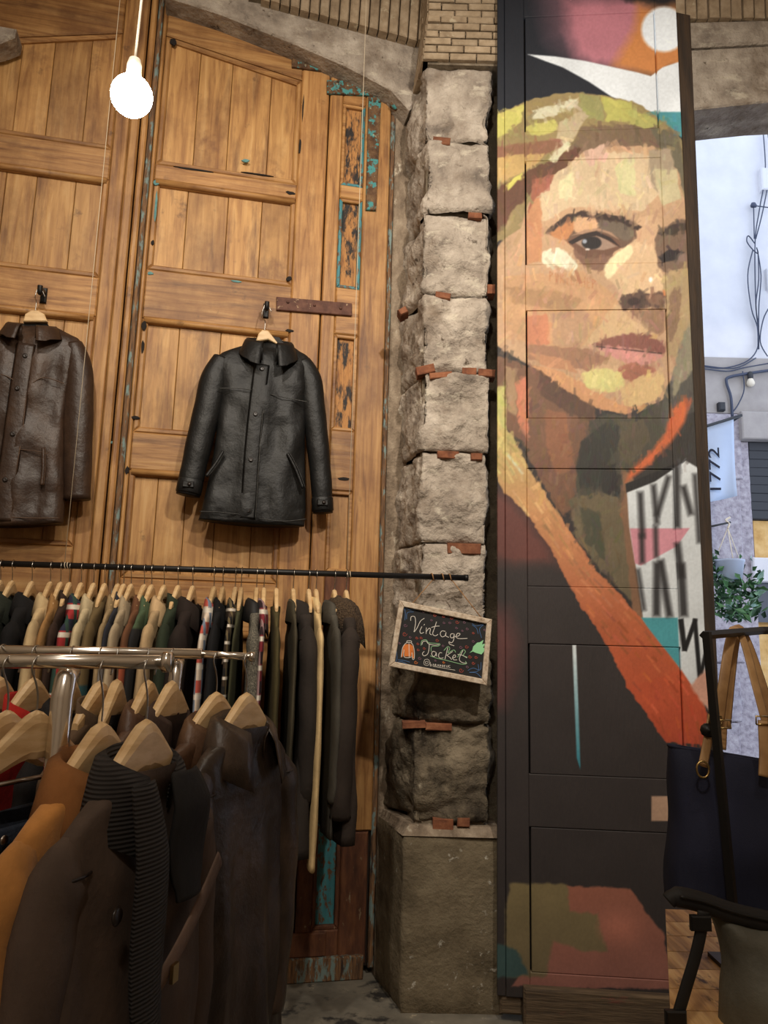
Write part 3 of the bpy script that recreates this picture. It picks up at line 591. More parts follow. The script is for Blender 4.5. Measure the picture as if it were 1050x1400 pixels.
def mural_piece(name, u0, u1, v0, v1, y=0.0, slant=None):
    nu, nv = max(2, int(round((u1 - u0) / GS)) + 1), max(2, int(round((v1 - v0) / GS)) + 1)
    uu, vv = np.meshgrid(np.linspace(u0, u1, nu), np.linspace(v0, v1, nv))
    co = np.stack([uu, np.full_like(uu, y), vv], -1).reshape(-1, 3)
    idx = np.arange(nu * nv).reshape(nv, nu)
    fc = np.stack([idx[:-1, :-1], idx[:-1, 1:], idx[1:, 1:], idx[1:, :-1]], -1).reshape(-1, 4)
    # skirt with real thickness
    ring = np.concatenate([idx[0, :], idx[1:, -1], idx[-1, -2::-1], idx[-2:0:-1, 0]])
    back = co[ring].copy(); back[:, 1] += .03; nb = len(co)
    k = np.arange(len(ring)); k2 = (k + 1) % len(ring)
    sk = np.stack([ring[k], nb + k, nb + k2, ring[k2]], -1)
    co = np.concatenate([co, back]); fc = np.concatenate([fc, sk])
    me = bpy.data.meshes.new(name); me.vertices.add(len(co)); me.vertices.foreach_set('co', co.ravel())
    me.loops.add(fc.size); me.loops.foreach_set('vertex_index', fc.ravel().astype(np.int32))
    me.polygons.add(len(fc)); me.polygons.foreach_set('loop_start', np.arange(len(fc), dtype=np.int32) * 4)
    me.update(calc_edges=True); me.validate()
    gi = np.clip(np.round((co[:, 0] + .01) / GS).astype(int), 0, FNX - 1); gj = np.clip(np.round(co[:, 2] / GS).astype(int), 0, FNZ - 1)
    rgba = np.ones((len(co), 4), np.float32); rgba[:, :3] = FIELD[gj, gi]
    ca = me.color_attributes.new('paint', 'FLOAT_COLOR', 'POINT'); ca.data.foreach_set('color', rgba.ravel())
    me.materials.append(M['mural'])
    o = bpy.data.objects.new(name, me); col.objects.link(o); o.parent = mural; return o
vy = lambda y, x=800: MUR.uv(x, y)[1]
E_ = .0012
top_v = 4.72
mural_piece('edge_strip', 0, .033, .1, top_v, .006)
mural_piece('stile', .035, .128, .1, top_v)
mural_piece('stile', .762, .862, .1, top_v)
rows = [(vy(178), vy(20)), (vy(361), vy(218)), (vy(572), vy(424)), (vy(803), vy(641)), (vy(1061), vy(882)), (vy(1334), vy(1134))]
pv = top_v
for k, (a, b) in enumerate(rows):
    mural_piece('rail', .129, .761, b + E_, pv, 0)
    mural_piece('panel', .129 + (.0075 if k != 3 else .001), .761 - (.007 if k in (0, 2, 4) else .0015), a + E_, b - E_, .002)
    pv = a
mural_piece('rail', .129, .761, .13, pv)
MB().box(.002, .86, .03, .055, .1, top_v).build('backing', flat('mural_black_gap', (16, 13, 12), .9), mural)
M['old_board'] = mat('weathered_brown_board', [(62, 50, 38), (88, 72, 54), (108, 90, 68)], (1, 9, 12), 6, 7, .85, .5, [((112, 70, 58), (1, 3, 3), 6, .6, .68)])
MB().box(.10, .76, -.03, .05, .0, .15, .01).build('bottom_rail', M['old_board'], mural)
MB().box(.01, .1, .01, .05, .03, .13, .01).build('broken_corner', M['old_board'], mural)
# dark post closing the leaf against the street opening
post = tag(empty('door_post', (MUR.p0.x + .87, 3.41, 0)), 'narrow dark brown wooden post between mural and street opening', 'post')
pa = [P(925, 16, 3.4), P(944, 20, 3.4), P(979, 860, 3.4), P(1000, 1330, 3.4), P(978, 1330, 3.4), P(962, 860, 3.4)]
M['post'] = mat('dark_brown_post', [(38, 30, 24), (56, 42, 30), (72, 54, 36)], (6, 6, .6), 6, 6, .7, .3)
MB().prism([(p.x - post.location.x, p.z) for p in reversed(pa)], -.01, .12, .004).build('shaft', M['post'], post)
MB().box(.1, .25, -.02, .13, 0, .1, .005).build('shoe', M['black_metal'], post)

# ------------------------------------------------------------------ cloth and leather materials
def cloth(name, rgb, rough=.9, bump=.15, bs=60, over=(), spread=.16, sheen=.0, spec=.3):
    a = tuple(int(x * (1 - spread)) for x in rgb); b = tuple(min(255, int(x * (1 + spread))) for x in rgb)
    return mat(name, [a, rgb, b], (1, 1, .6), 7, 5, rough, bump, over, bscale=bs, sheen=sheen, spec=spec)
def leather(name, rgb, hi, rough=.42):
    return mat(name, [rgb, rgb, hi], (1, 1, .6), 6, 7, rough, .22, bscale=26, spec=.38)
def plaid(name, base, c1, c2, n=24):
    t = NT(name); v = t.coords((1, 1, 1), False)
    s = t.n('SeparateXYZ', {0: v})
    yx = t.n('Math', {0: s.outputs[0], 1: s.outputs[1]}, operation='ADD').outputs[0]
    def bars(sock, k, lo, ph):
        m = t.n('Math', {0: t.n('Math', {0: sock, 1: k}, operation='MULTIPLY').outputs[0], 1: ph}, operation='ADD').outputs[0]
        return t.n('MapRange', {0: t.n('Math', {0: t.n('Math', {0: m}, operation='SINE').outputs[0], 1: 0.0}, operation='ADD').outputs[0], 1: lo, 2: lo + .12}).outputs[0]
    c = t.mix(bars(s.outputs[2], n * 2.4, .2, 0), lin(base), lin(c1)); c = t.mix(bars(yx, n * 2.4, .3, 1), c, lin(c2))
    c = t.mix(bars(s.outputs[2], n * 2.4, .8, 2.2), c, lin((225, 215, 200)))
    t.set(t.b.inputs['Base Color'], c); t.b.inputs['Roughness'].default_value = .95
    return t.m
def blocks(name, top, bottom, z):
    t = NT(name); s = t.n('SeparateXYZ', {0: t.coords((1, 1, 1), False)})
    f = t.n('MapRange', {0: s.outputs[2], 1: z - .005, 2: z + .005}).outputs[0]
    t.set(t.b.inputs['Base Color'], t.mix(f, lin(bottom), lin(top))); t.b.inputs['Roughness'].default_value = .9; return t.m
def ribbed(name, rgb, k=420):
    t = NT(name); s = t.n('SeparateXYZ', {0: t.coords((1, 1, 1), False)})
    m = t.n('Math', {0: t.n('Math', {0: s.outputs[2], 1: k}, operation='MULTIPLY').outputs[0]}, operation='SINE').outputs[0]
    t.set(t.b.inputs['Base Color'], t.mix(t.n('MapRange', {0: m, 1: -1.0, 2: 1.0}).outputs[0], lin(tuple(x * .78 for x in rgb)), lin(rgb)))
    t.b.inputs['Roughness'].default_value = .95
    t.set(t.b.inputs['Normal'], t.n('Bump', {'Strength': .6, 'Distance': .004, 'Height': m}).outputs[0]); return t.m
def tweed(name):
    m = mat(name, [(44, 42, 38), (92, 88, 78), (140, 134, 118)], (1, 1, 1), 190, 3, .95, .4); return m
M['lining'] = flat('dark_lining', (22, 20, 20), .7)
M['button'] = flat('dark_horn_button', (36, 28, 24), .35)
M['brass'] = flat('pale_brass', (190, 164, 110), .3, 1)

# ------------------------------------------------------------------ hangers and hanging garments (local x: along the bar, -y: towards the room, z: up from the hanger's neck)
def hanger(label, group, neck, yaw, hook_h=.10, span=.118, arm=.034, th=.011, trouser_bar=False):
    r_ = empty('coat_hanger', neck, yaw); tag(r_, label, 'hanger', group)
    n = 15; rows = []
    for i in range(n):
        s_ = -1 + 2 * i / (n - 1); y = s_ * span; h = arm * (1.75 - 1.1 * abs(s_)); t_ = th * (1 - .3 * abs(s_)); z = .055 - .88 * math.hypot(y, .02) - h * .5 
        if i in (0, n - 1): h *= .6; t_ *= .7
        rows.append([(t_ * .7, y, z - h * .5), (t_, y, z - h * .35), (t_, y, z + h * .25), (t_ * .7, y, z + h * .43), (0, y, z + h * .5), (-t_ * .7, y, z + h * .43), (-t_, y, z + h * .25), (-t_, y, z - h * .35), (-t_ * .7, y, z - h * .5)])
    MB().rings(rows).build('wooden_arm', M['hanger'], r_)
    hk = [(0, 0, .02), (0, 0, hook_h * .45), (0, .004, hook_h * .6)] + [(0, .018 + .021 * math.cos(a), hook_h * .78 + .021 * math.sin(a)) for a in [R(x) for x in (205, 170, 130, 90, 50, 10, -30)]]
    hk = [(x, y - .018, z) for x, y, z in hk]; hk[0] = (0, 0, .018); hk[1] = (0, 0, hook_h * .4); hk[2] = (0, -.008, hook_h * .58)
    MB().tube(spline(hk, 3), .0019, 6).build('hook', M['wire'], r_, True)
    if trouser_bar:
        MB().tube([(0, -span * .85, -.085), (0, span * .85, -.085)], .0045, 8).build('trouser_bar', M['wire'], r_, True)
    return r_
def garment(name, label, cat, group, neck, yaw, m, L=.75, sh=.215, th=.034, hem=.23, collar='fold', cm=None, sleeve=.6, front=1, seed=0, fold=.016, seg=40, nz=30, sm=None, seam=None, cuff=None, flare=0):
    rg = random.Random(seed); r_ = empty(name, neck, yaw); tag(r_, label, cat, group); cm = cm or m; sm = sm or m
    ph, ph2 = rg.uniform(0, 6), rg.uniform(0, 6)
    prof = [(.014, .086, .05), (-.004, .1, .05), (-.021, .135, .044), (-.043, .18, .038), (-.068, sh * .97, .036), (-.12, sh, th)]
    rows = []; zs_ = [p[0] for p in prof] + [-.12 - (L - .12) * (k + 1) / nz for k in range(nz)]
    for k, z in enumerate(zs_):
        if k < len(prof): a, t_ = prof[k][1:]
        else:
            f_ = (k - len(prof) + 1) / nz; a = sh + (hem - sh) * f_ + .006 * math.sin(f_ * 7 + ph); t_ = th * (1 + .2 * math.sin(f_ * 2.4 + ph2) + flare * f_)
        g = min(1, max(0, (-z - .1) / (L * .7))); row = []
        for i in range(seg):
            an = 2 * math.pi * i / seg; c_, s_ = math.cos(an), math.sin(an)
            x = t_ * math.copysign(abs(c_) ** .7, c_); y = a * math.copysign(abs(s_) ** .75, s_)
            x += fold * g * math.sin(y * 34 + ph + z * 2.2) * abs(c_) ** .5 + fold * .5 * g * math.sin(y * 71 + ph2 + z * 5)
            x += noise.noise(Vector((y * 9 + seed, z * 6, c_ * 2))) * .012 * min(1, -z * 6 if z < 0 else 0)
            zz = z + (noise.noise(Vector((y * 8, seed * 1.7, 0))) * .012 if k == len(zs_) - 1 else 0)
            row.append((x, y, zz))
        rows.append(row)
    MB().rings(rows, False, True).build('body', m, r_, True)
    if sleeve:
        for sd in (-1, 1):
            sw = rg.uniform(-.02, .02)
            pts = spline([(0, sd * (sh - .06), -.085), (sw * .2, sd * (sh - .014), -.12), (sw * .6, sd * (sh + .012), -.21), (sw, sd * (sh + .03), -.2 - sleeve * .35), (sw * 1.3, sd * (sh + .012), -.18 - sleeve * .7), (sw, sd * (sh - .012), -.12 - sleeve)], 5)
            n = len(pts); rr = []
            for k in range(n):
                f_ = k / (n - 1); w_ = .022 + .046 * min(1, f_ * 4) - .02 * f_ + .004 * math.sin(f_ * 26 + ph)
                rr.append((min(th * 1.2, .014 + .034 * min(1, f_ * 4)) + .003 * math.sin(f_ * 31 + ph2), w_))
            s_ = MB().tube(pts, rr, 14, up=(1, 0, 0)).build('sleeve', sm, r_, True)
            if seam:
                k = 5; MB().tube([(p[0], p[1], p[2]) for p in [Vector(pts[k]) + Vector((math.cos(a) * (rr[k][0] + .002), math.sin(a) * (rr[k][1] + .002), 0)) for a in [R(x) for x in range(0, 361, 24)]]], .0028, 5, cap=False).build('seam', seam, s_, True)
            if cuff:
                e = Vector(pts[-1]); MB().tube([e + Vector((0, 0, .05)), e + Vector((0, 0, .02)), e + Vector((0, 0, -.004))], [(rr[-1][0] + .004, rr[-1][1] + .004)] * 3, 14, up=(1, 0, 0)).build('cuff', cuff, s_, True)
    if collar in ('fold', 'stand', 'fur', 'shawl'):
        pr = {'fold': [(0, -.012), (-.002, .03), (.008, .046), (.022, .036), (.036, .004), (.05, -.045)], 'stand': [(0, -.03), (.002, .02), (.004, .055), (.012, .058), (.012, .02), (.012, -.02)],
              'fur': [(-.004, -.02), (-.004, .04), (.012, .064), (.036, .05), (.056, .0), (.06, -.08)], 'shawl': [(-.002, -.015), (.0, .03), (.012, .05), (.034, .04), (.05, -.01), (.064, -.06)]}[collar]
        rows = []
        for i in range(31):
            an = R(-152 + 304 * i / 30); e = abs(-1 + 2 * i / 30)
            row = []
            for d, z in pr:
                x = -front * math.cos(an) * (.05 + d * .75) ; y = math.sin(an) * (.088 + d)
                zz = z - .05 * e ** 2 - (.05 * max(0, e - .6) if d > .03 else 0)
                if collar == 'fur': zz += noise.noise(Vector((x * 60, y * 60, z * 60))) * .008; x += noise.noise(Vector((y * 70, x * 70, z * 50))) * .008
                row.append((x, y, zz))
            rows.append(row)
        c_ = MB().grid(rows).build('collar', cm, r_, True)
        sd_ = c_.modifiers.new('thickness', 'SOLIDIFY'); sd_.thickness = .003
    elif collar == 'hood':
        rows = []
        for k in range(9):
            f_ = k / 8; rr_ = .085 * math.sin(math.pi * (.18 + .72 * f_)); z = .05 - .17 * f_
            rows.append([(-front * (.01 + .02 * f_) + (rr_ * .62) * math.cos(R(a)), rr_ * 1.25 * math.sin(R(a)), z) for a in range(0, 360, 20)])
        MB().rings(rows).build('hood', cm, r_, True)
    return r_

# ------------------------------------------------------------------ black clothes rail in front of the doors
RA, RB = P(-60, 768.6, 3.08), P(636, 790, 3.34)
RDIR = (RB - RA).normalized(); RYAW = math.atan2(RDIR.y, RDIR.x)
rail = tag(empty('clothes_rail', (RA + RB) / 2), 'long thin black clothes rail hung on strings before the pine doors', 'rail')
def rel(o, *pts): return [Vector(p) - o.location for p in pts]
MB().tube(rel(rail, RA, (RA + RB) / 2, RB), .0125, 12).build('bar', M['black_metal'], rail, True)
MB().tube(rel(rail, RB - RDIR * .003, RB + RDIR * .012), .0145, 12).build('end_cap', M['black_metal'], rail, True)
def railpt(px):                                     # point of the rail seen at photo column px
    t_ = .5
    lo_, hi_ = 0.0, 1.0
    for _ in range(40):
        t_ = (lo_ + hi_) / 2; p = RA.lerp(RB, t_); d = p - CAM; x = 525 + F * d.dot(cr) / d.dot(fwd)
        if x < px: lo_ = t_
        else: hi_ = t_
    return p
for x in (88, 474):
    p = railpt(x); r_ = tag(empty('hanging_string', p), 'thin white string holding up the clothes rail, ' + ('tied left of the black jacket' if x < 200 else 'tied right of the black jacket'), 'string')
    MB().tube(rel(r_, p + Vector((0, 0, .0)), p + Vector((0, 0, 1.6)), (p.x, p.y, 5.4)), .0014, 5).build('cord', M['string'], r_, True)
    MB().tube([(math.cos(a) * .0 + RDIR.x * .004 * k / 3, .0135 * math.cos(a), .0135 * math.sin(a)) for k, a in enumerate([R(q) for q in range(0, 760, 45)])], .0018, 5).build('knot', M['string'], r_, True)
C_ = cloth
GM = 'garments on the black rail'
items = [  # photo column, name, label, category, material, options
    (-14, 'jacket', 'navy black jacket at the far end of the black rail', 'jacket', C_('navy_black', (30, 31, 36)), dict(L=.8)),
    (3, 'jacket', 'dark olive green jacket on the black rail beside a navy black one', 'jacket', C_('dark_olive', (46, 48, 38)), dict(L=.78)),
    (19, 'jacket', 'blackish green waxed jacket with dark collar on the black rail', 'jacket', C_('waxed_green', (38, 42, 34)), dict(L=.8)),
    (46, 'jacket', 'plain black zip jacket on the black rail beside the quilted cream one', 'jacket', C_('plain_black', (24, 23, 24)), dict(L=.76)),
    (71, 'jacket', 'cream quilted corduroy jacket on the black rail', 'jacket', C_('cream_cord', (188, 164, 124)), dict(L=.76)),
    (85, 'jacket', 'tan suede jacket on the black rail', 'jacket', C_('tan_suede_far', (158, 118, 72)), dict(L=.76)),
    (97, 'jacket', 'dark brown jacket beside the red plaid shirt on the black rail', 'jacket', C_('dark_brown_far', (58, 42, 34)), dict(L=.74, collar='stand')),
    (113, 'plaid_shirt', 'red and navy plaid shirt on the black rail', 'shirt', plaid('plaid_red_navy', (160, 44, 46), (36, 40, 62), (44, 70, 60)), dict(L=.74)),
    (130, 'jacket', 'off white cream jacket on the black rail', 'jacket', C_('off_white', (196, 178, 142)), dict(L=.74)),
    (145, 'jacket', 'olive jacket with a teal lower half on the black rail', 'jacket', blocks('olive_teal', (104, 86, 54), (34, 70, 74), -.30), dict(L=.78, collar='hood')),
    (163, 'jacket', 'khaki corduroy jacket on the black rail', 'jacket', C_('khaki_cord', (150, 128, 94)), dict(L=.76)),
    (171, 'jacket', 'grey and navy block jacket on the black rail', 'jacket', blocks('grey_navy', (40, 42, 52), (132, 126, 120), -.2), dict(L=.76, collar='stand')),
    (181, 'jacket', 'pale stone grey jacket on the black rail', 'jacket', C_('stone_grey_cloth', (168, 150, 122)), dict(L=.76)),
    (199, 'jacket', 'brown and rust two tone jacket on the black rail', 'jacket', blocks('brown_rust', (104, 66, 40), (150, 72, 44), -.16), dict(L=.76)),
    (209, 'jacket', 'black jacket with a green shoulder stripe on the black rail', 'jacket', blocks('black_green', (70, 88, 62), (24, 23, 24), -.09), dict(L=.78)),
    (226, 'jacket', 'light beige cotton jacket on the black rail', 'jacket', C_('light_beige', (182, 154, 116)), dict(L=.78, cm=None)),
    (245, 'jacket', 'bottle green padded jacket on the black rail', 'jacket', C_('bottle_green', (44, 52, 38)), dict(L=.8, collar='stand')),
    (265, 'coat', 'very dark brown wool coat on the black rail beside the pale plaid shirt', 'coat', C_('dark_wool', (40, 31, 27)), dict(L=1.0, collar='fold', th=.04)),
    (294, 'plaid_shirt', 'pale pink white and blue plaid shirt on the black rail', 'shirt', plaid('plaid_pale', (214, 196, 176), (186, 84, 70), (120, 132, 150)), dict(L=.8, th=.026)),
    (306, 'coat', 'plain black coat on the black rail beside the pale plaid shirt', 'coat', C_('black_coat', (20, 20, 22)), dict(L=.95, th=.036)),
    (323, 'jacket', 'brown and black patterned jacket on the black rail', 'jacket', plaid('brown_pattern', (60, 46, 32), (26, 24, 22), (104, 90, 62), 40), dict(L=.78, th=.024)),
    (331, 'jacket', 'moss green thin jacket on the black rail', 'jacket', C_('moss', (62, 62, 42)), dict(L=.8, th=.022, collar='none')),
    (352, 'cardigan', 'grey tweed knit cardigan with a white stripe on the black rail', 'cardigan', tweed('grey_tweed'), dict(L=.85, th=.036, cm=M['lining'])),
    (362, 'plaid_shirt', 'dark red plaid flannel shirt on the black rail', 'shirt', plaid('plaid_dark_red', (120, 34, 44), (44, 24, 30), (150, 120, 120)), dict(L=.86, th=.024)),
    (379, 'corduroy_jacket', 'olive green corduroy jacket on the black rail', 'jacket', C_('olive_cord', (74, 66, 40)), dict(L=.95, th=.03, collar='none')),
    (402, 'coat', 'greyish olive coat on the black rail between corduroy and black coats', 'coat', C_('grey_olive', (66, 60, 46)), dict(L=.9, th=.03)),
    (423, 'coat', 'long black brown wool coat with turned up collar on the black rail', 'coat', C_('black_brown_wool', (44, 38, 34)), dict(L=.92, th=.038, sleeve=.6, seam=M['button'], hem=.27, flare=.7)),
    (433, 'trench_coat', 'thin cream cotton coat with long sleeve hanging between dark coats', 'coat', C_('cream_cotton', (206, 178, 130)), dict(L=.72, th=.03, sleeve=.84, collar='stand')),
    (458, 'coat', 'grey green wool coat on the black rail beside the sherpa collar coat', 'coat', C_('grey_green_wool', (72, 68, 60)), dict(L=.86, th=.03, collar='fold')),
    (474, 'sheepskin_coat', 'dark brown coat with a curly sherpa collar, last on the black rail', 'coat', C_('dark_brown_suede', (50, 42, 37)), dict(L=.88, th=.038, flare=.5, collar='fur', cm=mat('curly_sherpa', [(46, 34, 24), (82, 64, 46), (104, 84, 62)], (1, 1, 1), 130, 3, .95, 1.0), sleeve=.66, seam=M['button'])),
]
M['stripe_white'] = cloth('stripe_white', (196, 190, 170))
for k, (x, nm, lb, ct, m, op) in enumerate(items):
    gap = (railpt(items[min(k + 1, len(items) - 1)][0]) - railpt(items[max(k - 1, 0)][0])).length / (2 if 0 < k < len(items) - 1 else 1)
    p = railpt(x); yw = RYAW + R(4 * math.sin(k * .3)); neck = p - Vector((0, 0, .103))
    hanger('wooden hanger inside the ' + lb.split(' on the ')[0].split(', last')[0].split(' at the')[0].split(' with long')[0].split(' beside')[0].split(' with turned')[0].split(' with a')[0] + ' on the black rail', 'wooden hangers on the black rail', neck, yw, .125)
    g = garment(nm, lb, ct, GM, neck - Vector((0, 0, .058)), yw, m, seed=k + 1, **{'nz': 22, 'seg': 32, **op})
    g.scale.x = {294: .42, 331: .3, 352: .62, 362: .36, 379: .4, 402: .3, 423: .8, 433: .4, 458: .5, 474: .9}.get(x, max(.26, min(1, gap / .1)))
    g.location -= RDIR * {423: .02, 458: .012}.get(x, 0)
    if nm == 'cardigan':
        for z in (-.34, -.37):
            MB().tube([(.002 + .043 * math.cos(R(a)), .236 * math.sin(R(a)), z + .02 * math.sin(R(a))) for a in range(0, 361, 15)], [(.011, .004)] * 25, 6, up=(0, 0, 1), cap=False).build('stripe', M['stripe_white'] if z == -.34 else M['lining'], g, True)

# ------------------------------------------------------------------ chrome double rack in the foreground
FA, FB = P(-120, 903, 1.45), P(226, 905, 1.47)
BA, BB, BC = P(-120, 887, 2.0), P(276, 894, 2.0), P(346, 898, 2.0)
rack = tag(empty('chrome_rack', (P(90, 1100, 1.45).x, 1.7, 0)), 'polished chrome double bar garment rack standing before the black rail', 'rack')
MB().tube(rel(rack, FA, FB), .0135, 16).build('front_bar', M['chrome'], rack, True)
MB().tube(rel(rack, FB - Vector((.004, 0, 0)), FB + Vector((.012, 0, 0))), .019, 16).build('end_cap', M['chrome'], rack, True)
b_ = MB().tube(rel(rack, BA, BB), .0135, 16).build('rear_bar', M['chrome'], rack, True)
MB().tube(rel(rack, BB - Vector((.02, 0, 0)), BC), .0095, 14).build('extension_rod', M['chrome'], b_, True)
MB().tube(rel(rack, BC - Vector((.008, 0, 0)), BC + Vector((.004, 0, 0))), .0125, 14).build('rod_stop', M['chrome'], b_, True)
for x, yd, b0, rr in ((90, 1.47, FA, .02), (241, 2.02, BA, .0165)):
    top = P(x, 903, yd); top.z = b0.z - .01
    pts = [(top.x, top.y, .06), (top.x, top.y, .7), (top.x, top.y, top.z - .05), (top.x, top.y + .008, top.z - .018), (top.x, top.y + .026, top.z - .004)]
    p_ = MB().tube(rel(rack, *pts), rr, 16).build('post', M['chrome'], rack, True)
    MB().tube(rel(rack, (top.x, top.y, .98), (top.x, top.y, 1.0)), rr + .003, 16).build('collar_ring', M['chrome'], p_, True)
    MB().tube(rel(rack, (top.x, top.y, 0), (top.x, top.y, .06)), .03, 14).build('foot', M['black_metal'], p_, True)
MB().tube(rel(rack, (P(90, 903, 1.47).x, 1.47, .12), (P(241, 903, 2.02).x, 2.02, .12)), .014, 12).build('base_bar', M['chrome'], rack, True)
def barpt(px, front=True):
    a, b = (FA, FB) if front else (BA, BC); lo_, hi_ = 0.0, 1.0
    for _ in range(40):
        t_ = (lo_ + hi_) / 2; p = a.lerp(b, t_); d = p - CAM
        if 525 + F * d.dot(cr) / d.dot(fwd) < px: lo_ = t_
        else: hi_ = t_
    return p
near = [  # photo column, front bar?, name, label, category, material, yaw, drop, options
    (4, 0, 'jacket', 'brown jacket on the rear chrome bar beside the red jacket', 'jacket', C_('chestnut', (84, 58, 42)), -4, .10, dict(L=.7)),
    (50, 0, 'track_jacket', 'bright red jacket with a black collar stripe on the chrome rack', 'jacket', C_('bright_red', (176, 40, 34)), -6, .10, dict(L=.7, collar='stand')),
    (100, 0, 'jacket', 'black wool jacket on the rear chrome bar behind the posts', 'jacket', C_('soft_black', (26, 25, 27)), 3, .10, dict(L=.7)),
    (140, 0, 'jacket', 'grey brown suede jacket on the rear chrome bar', 'jacket', C_('grey_brown_suede', (96, 76, 58)), -4, .105, dict(L=.72, collar='stand')),
    (163, 0, 'jacket', 'black satin lined jacket on the rear chrome bar', 'jacket', C_('satin_black', (20, 20, 22), .5), 5, .10, dict(L=.72, collar='none')),
    (206, 0, 'jacket', 'dusty brown leather jacket on the rear chrome bar beside its post', 'jacket', leather('dusty_brown_leather', (84, 60, 46), (108, 82, 64)), -3, .10, dict(L=.75)),
    (299, 0, 'leather_jacket', 'chestnut brown leather jacket with piped collar on the chrome extension rod', 'jacket', leather('chestnut_leather', (78, 54, 38), (108, 80, 58)), -20, .125, dict(L=.78, seam=M['button'])),
    (340, 0, 'leather_jacket', 'shiny blackish brown leather jacket at the end of the chrome extension rod', 'jacket', leather('black_brown_leather', (50, 40, 33), (82, 66, 54), .36), -20, .125, dict(L=1.02, th=.05, seam=M['button'], collar='shawl', hem=.27)),
    (146, 1, 'suede_jacket', 'golden tan suede jacket with wide collar on the front chrome bar', 'jacket', C_('golden_tan_suede', (172, 118, 60), sheen=.2), -11, .145, dict(L=.85, sh=.225, th=.05, collar='shawl', cm=C_('tan_collar_suede', (128, 84, 46)), seam=M['button'])),
    (206, 1, 'suede_coat', 'grey brown suede coat with a broad black ribbed knit collar', 'coat', C_('taupe_suede', (80, 66, 57)), -13, .14, dict(L=1.0, sh=.225, th=.055, hem=.28, collar='shawl', cm=ribbed('black_rib', (44, 39, 37), 900), seam=M['button'])),
    (238, 0, 'jacket', 'soft dark brown jacket on the rear chrome bar beside the chestnut leather one', 'jacket', C_('soft_dark_brown', (60, 46, 40)), -8, .10, dict(L=.8)),
]
for k, (x, fr, nm, lb, ct, m, yw, drop, op) in enumerate(near):
    op_s = .8 if fr else {140: .5, 163: .5, 206: .6, 238: .5, 299: .7, 340: .85}.get(x, .7)
    p = barpt(x, fr); neck = p - Vector((0, 0, drop)); a = R(yw)
    h_ = hanger('wooden hanger inside the ' + lb.split(' on the ')[0].split(' at the ')[0].split(', partly')[0].split(' with ')[0] + ' on the chrome rack', 'wooden hangers on the chrome rack', neck, a, drop + .022, arm=.055, th=.016)
    g = garment(nm, lb, ct, 'garments on the chrome rack', neck - Vector((0, 0, .06)), a, m, seed=60 + k, seg=56, nz=40, **op)
    g.scale.x = op_s
    if nm == 'suede_coat':
        rib, blk_ = ribbed('black_rib_band', (46, 41, 39), 900), C_('black_knit', (30, 28, 27))
        for nm2, mm, ya, yb, wd, zl in (('ribbed_lapel', rib, -.10, -.045, .04, .48), ('dark_lapel', blk_, .045, .06, .055, .22)):
            rows = []
            for j in range(30):
                f_ = j / 29; z = .0 - f_ * zl; yc = ya + (yb - ya) * f_; w_ = wd * (.75 + .5 * math.sin(math.pi * min(1, f_ * 1.1)) ** .7)
                rows.append([(.07 + .02 * min(1, f_ * 4) + .012 * math.cos(R(a2)) + .006 * math.sin(f_ * 7), yc + w_ * a2 / 90, z) for a2 in (-90, -60, -30, 0, 30, 60, 90)])
            o = MB().grid(rows).build(nm2, mm, g, True); o.modifiers.new('thickness', 'SOLIDIFY').thickness = .01
        q = MB().lathe([(.001, 0), (.013, 0), (.015, .003), (.012, .006), (.001, .005)], seg=14); q.v = [(.076 + z_, -.155 + x_, -.19 + y_) for x_, y_, z_ in q.v]; q.build('button', M['button'], g, True)
        s_ = MB().tube(spline([(.085, -.05, -.36), (.1, .03, -.30), (.1, .12, -.24), (.092, .2, -.19)], 6), [(.005, .02)] * 19, 8, up=(1, 0, 0)).build('strap', C_('taupe_strap', (108, 88, 76)), g, True)
        MB().box(.103, .111, .0, .02, -.345, -.315, 0).build('buckle', M['brass'], s_)
    if nm == 'track_jacket':
        MB().tube([(.062 * math.cos(R(a2)), .084 * math.sin(R(a2)), -.0 + .02 * math.cos(R(a2))) for a2 in range(-150, 151, 15)], .004, 6).build('collar_stripe', M['lining'], g, True)
# hangers at the left with a pair of jeans
for x, tb in ((17, False), (57, True)):
    p = barpt(x); hanger('bare pale wooden hanger on the front chrome bar' + (' with a steel bar carrying the jeans' if tb else ' beside the jeans'), 'wooden hangers on the chrome rack', p - Vector((0, 0, .125)), R(-22 if tb else -18), .147, arm=.05, th=.014, trouser_bar=tb)
p = barpt(52) - Vector((0, 0, .27)); jn = tag(empty('jeans', p, R(-22)), 'dark blue denim jeans clipped under a hanger on the chrome rack', 'jeans', None)
M['denim'] = mat('dark_blue_denim', [(22, 28, 40), (34, 44, 60), (52, 62, 78)], (1, 1, .4), 14, 6, .9, .3, bscale=120)
rows = []
for k in range(20):
    f_ = k / 19; z = -f_ * .85
    rows.append([((.045 + .012 * math.sin(f_ * 5)) * math.cos(R(a)) + .012 * math.sin(R(a) * 3 + f_ * 3), (.2 - .03 * f_) * math.copysign(abs(math.sin(R(a))) ** .8, math.sin(R(a))), z) for a in range(0, 360, 12)])
MB().rings(rows, False, True).build('legs', M['denim'], jn, True)
MB().tube([(.05 * math.cos(R(a)), .205 * math.sin(R(a)), -.02 + .01 * math.sin(R(a))) for a in range(0, 361, 12)], [(.021, .004)] * 31, 8, up=(0, 0, 1), cap=False).build('waistband', M['denim'], jn, True)
for y in (-.14, -.02, .1):
    MB().box(.046, .056, y - .006, y + .006, -.045, .008, 0).build('belt_loop', M['denim'], jn)
q = MB().lathe([(.001, 0), (.008, 0), (.008, .003), (.001, .004)], seg=12); q.v = [(.056 + z_, -.09 + x_, -.02 + y_) for x_, y_, z_ in q.v]; q.build('button', M['wire'], jn, True)
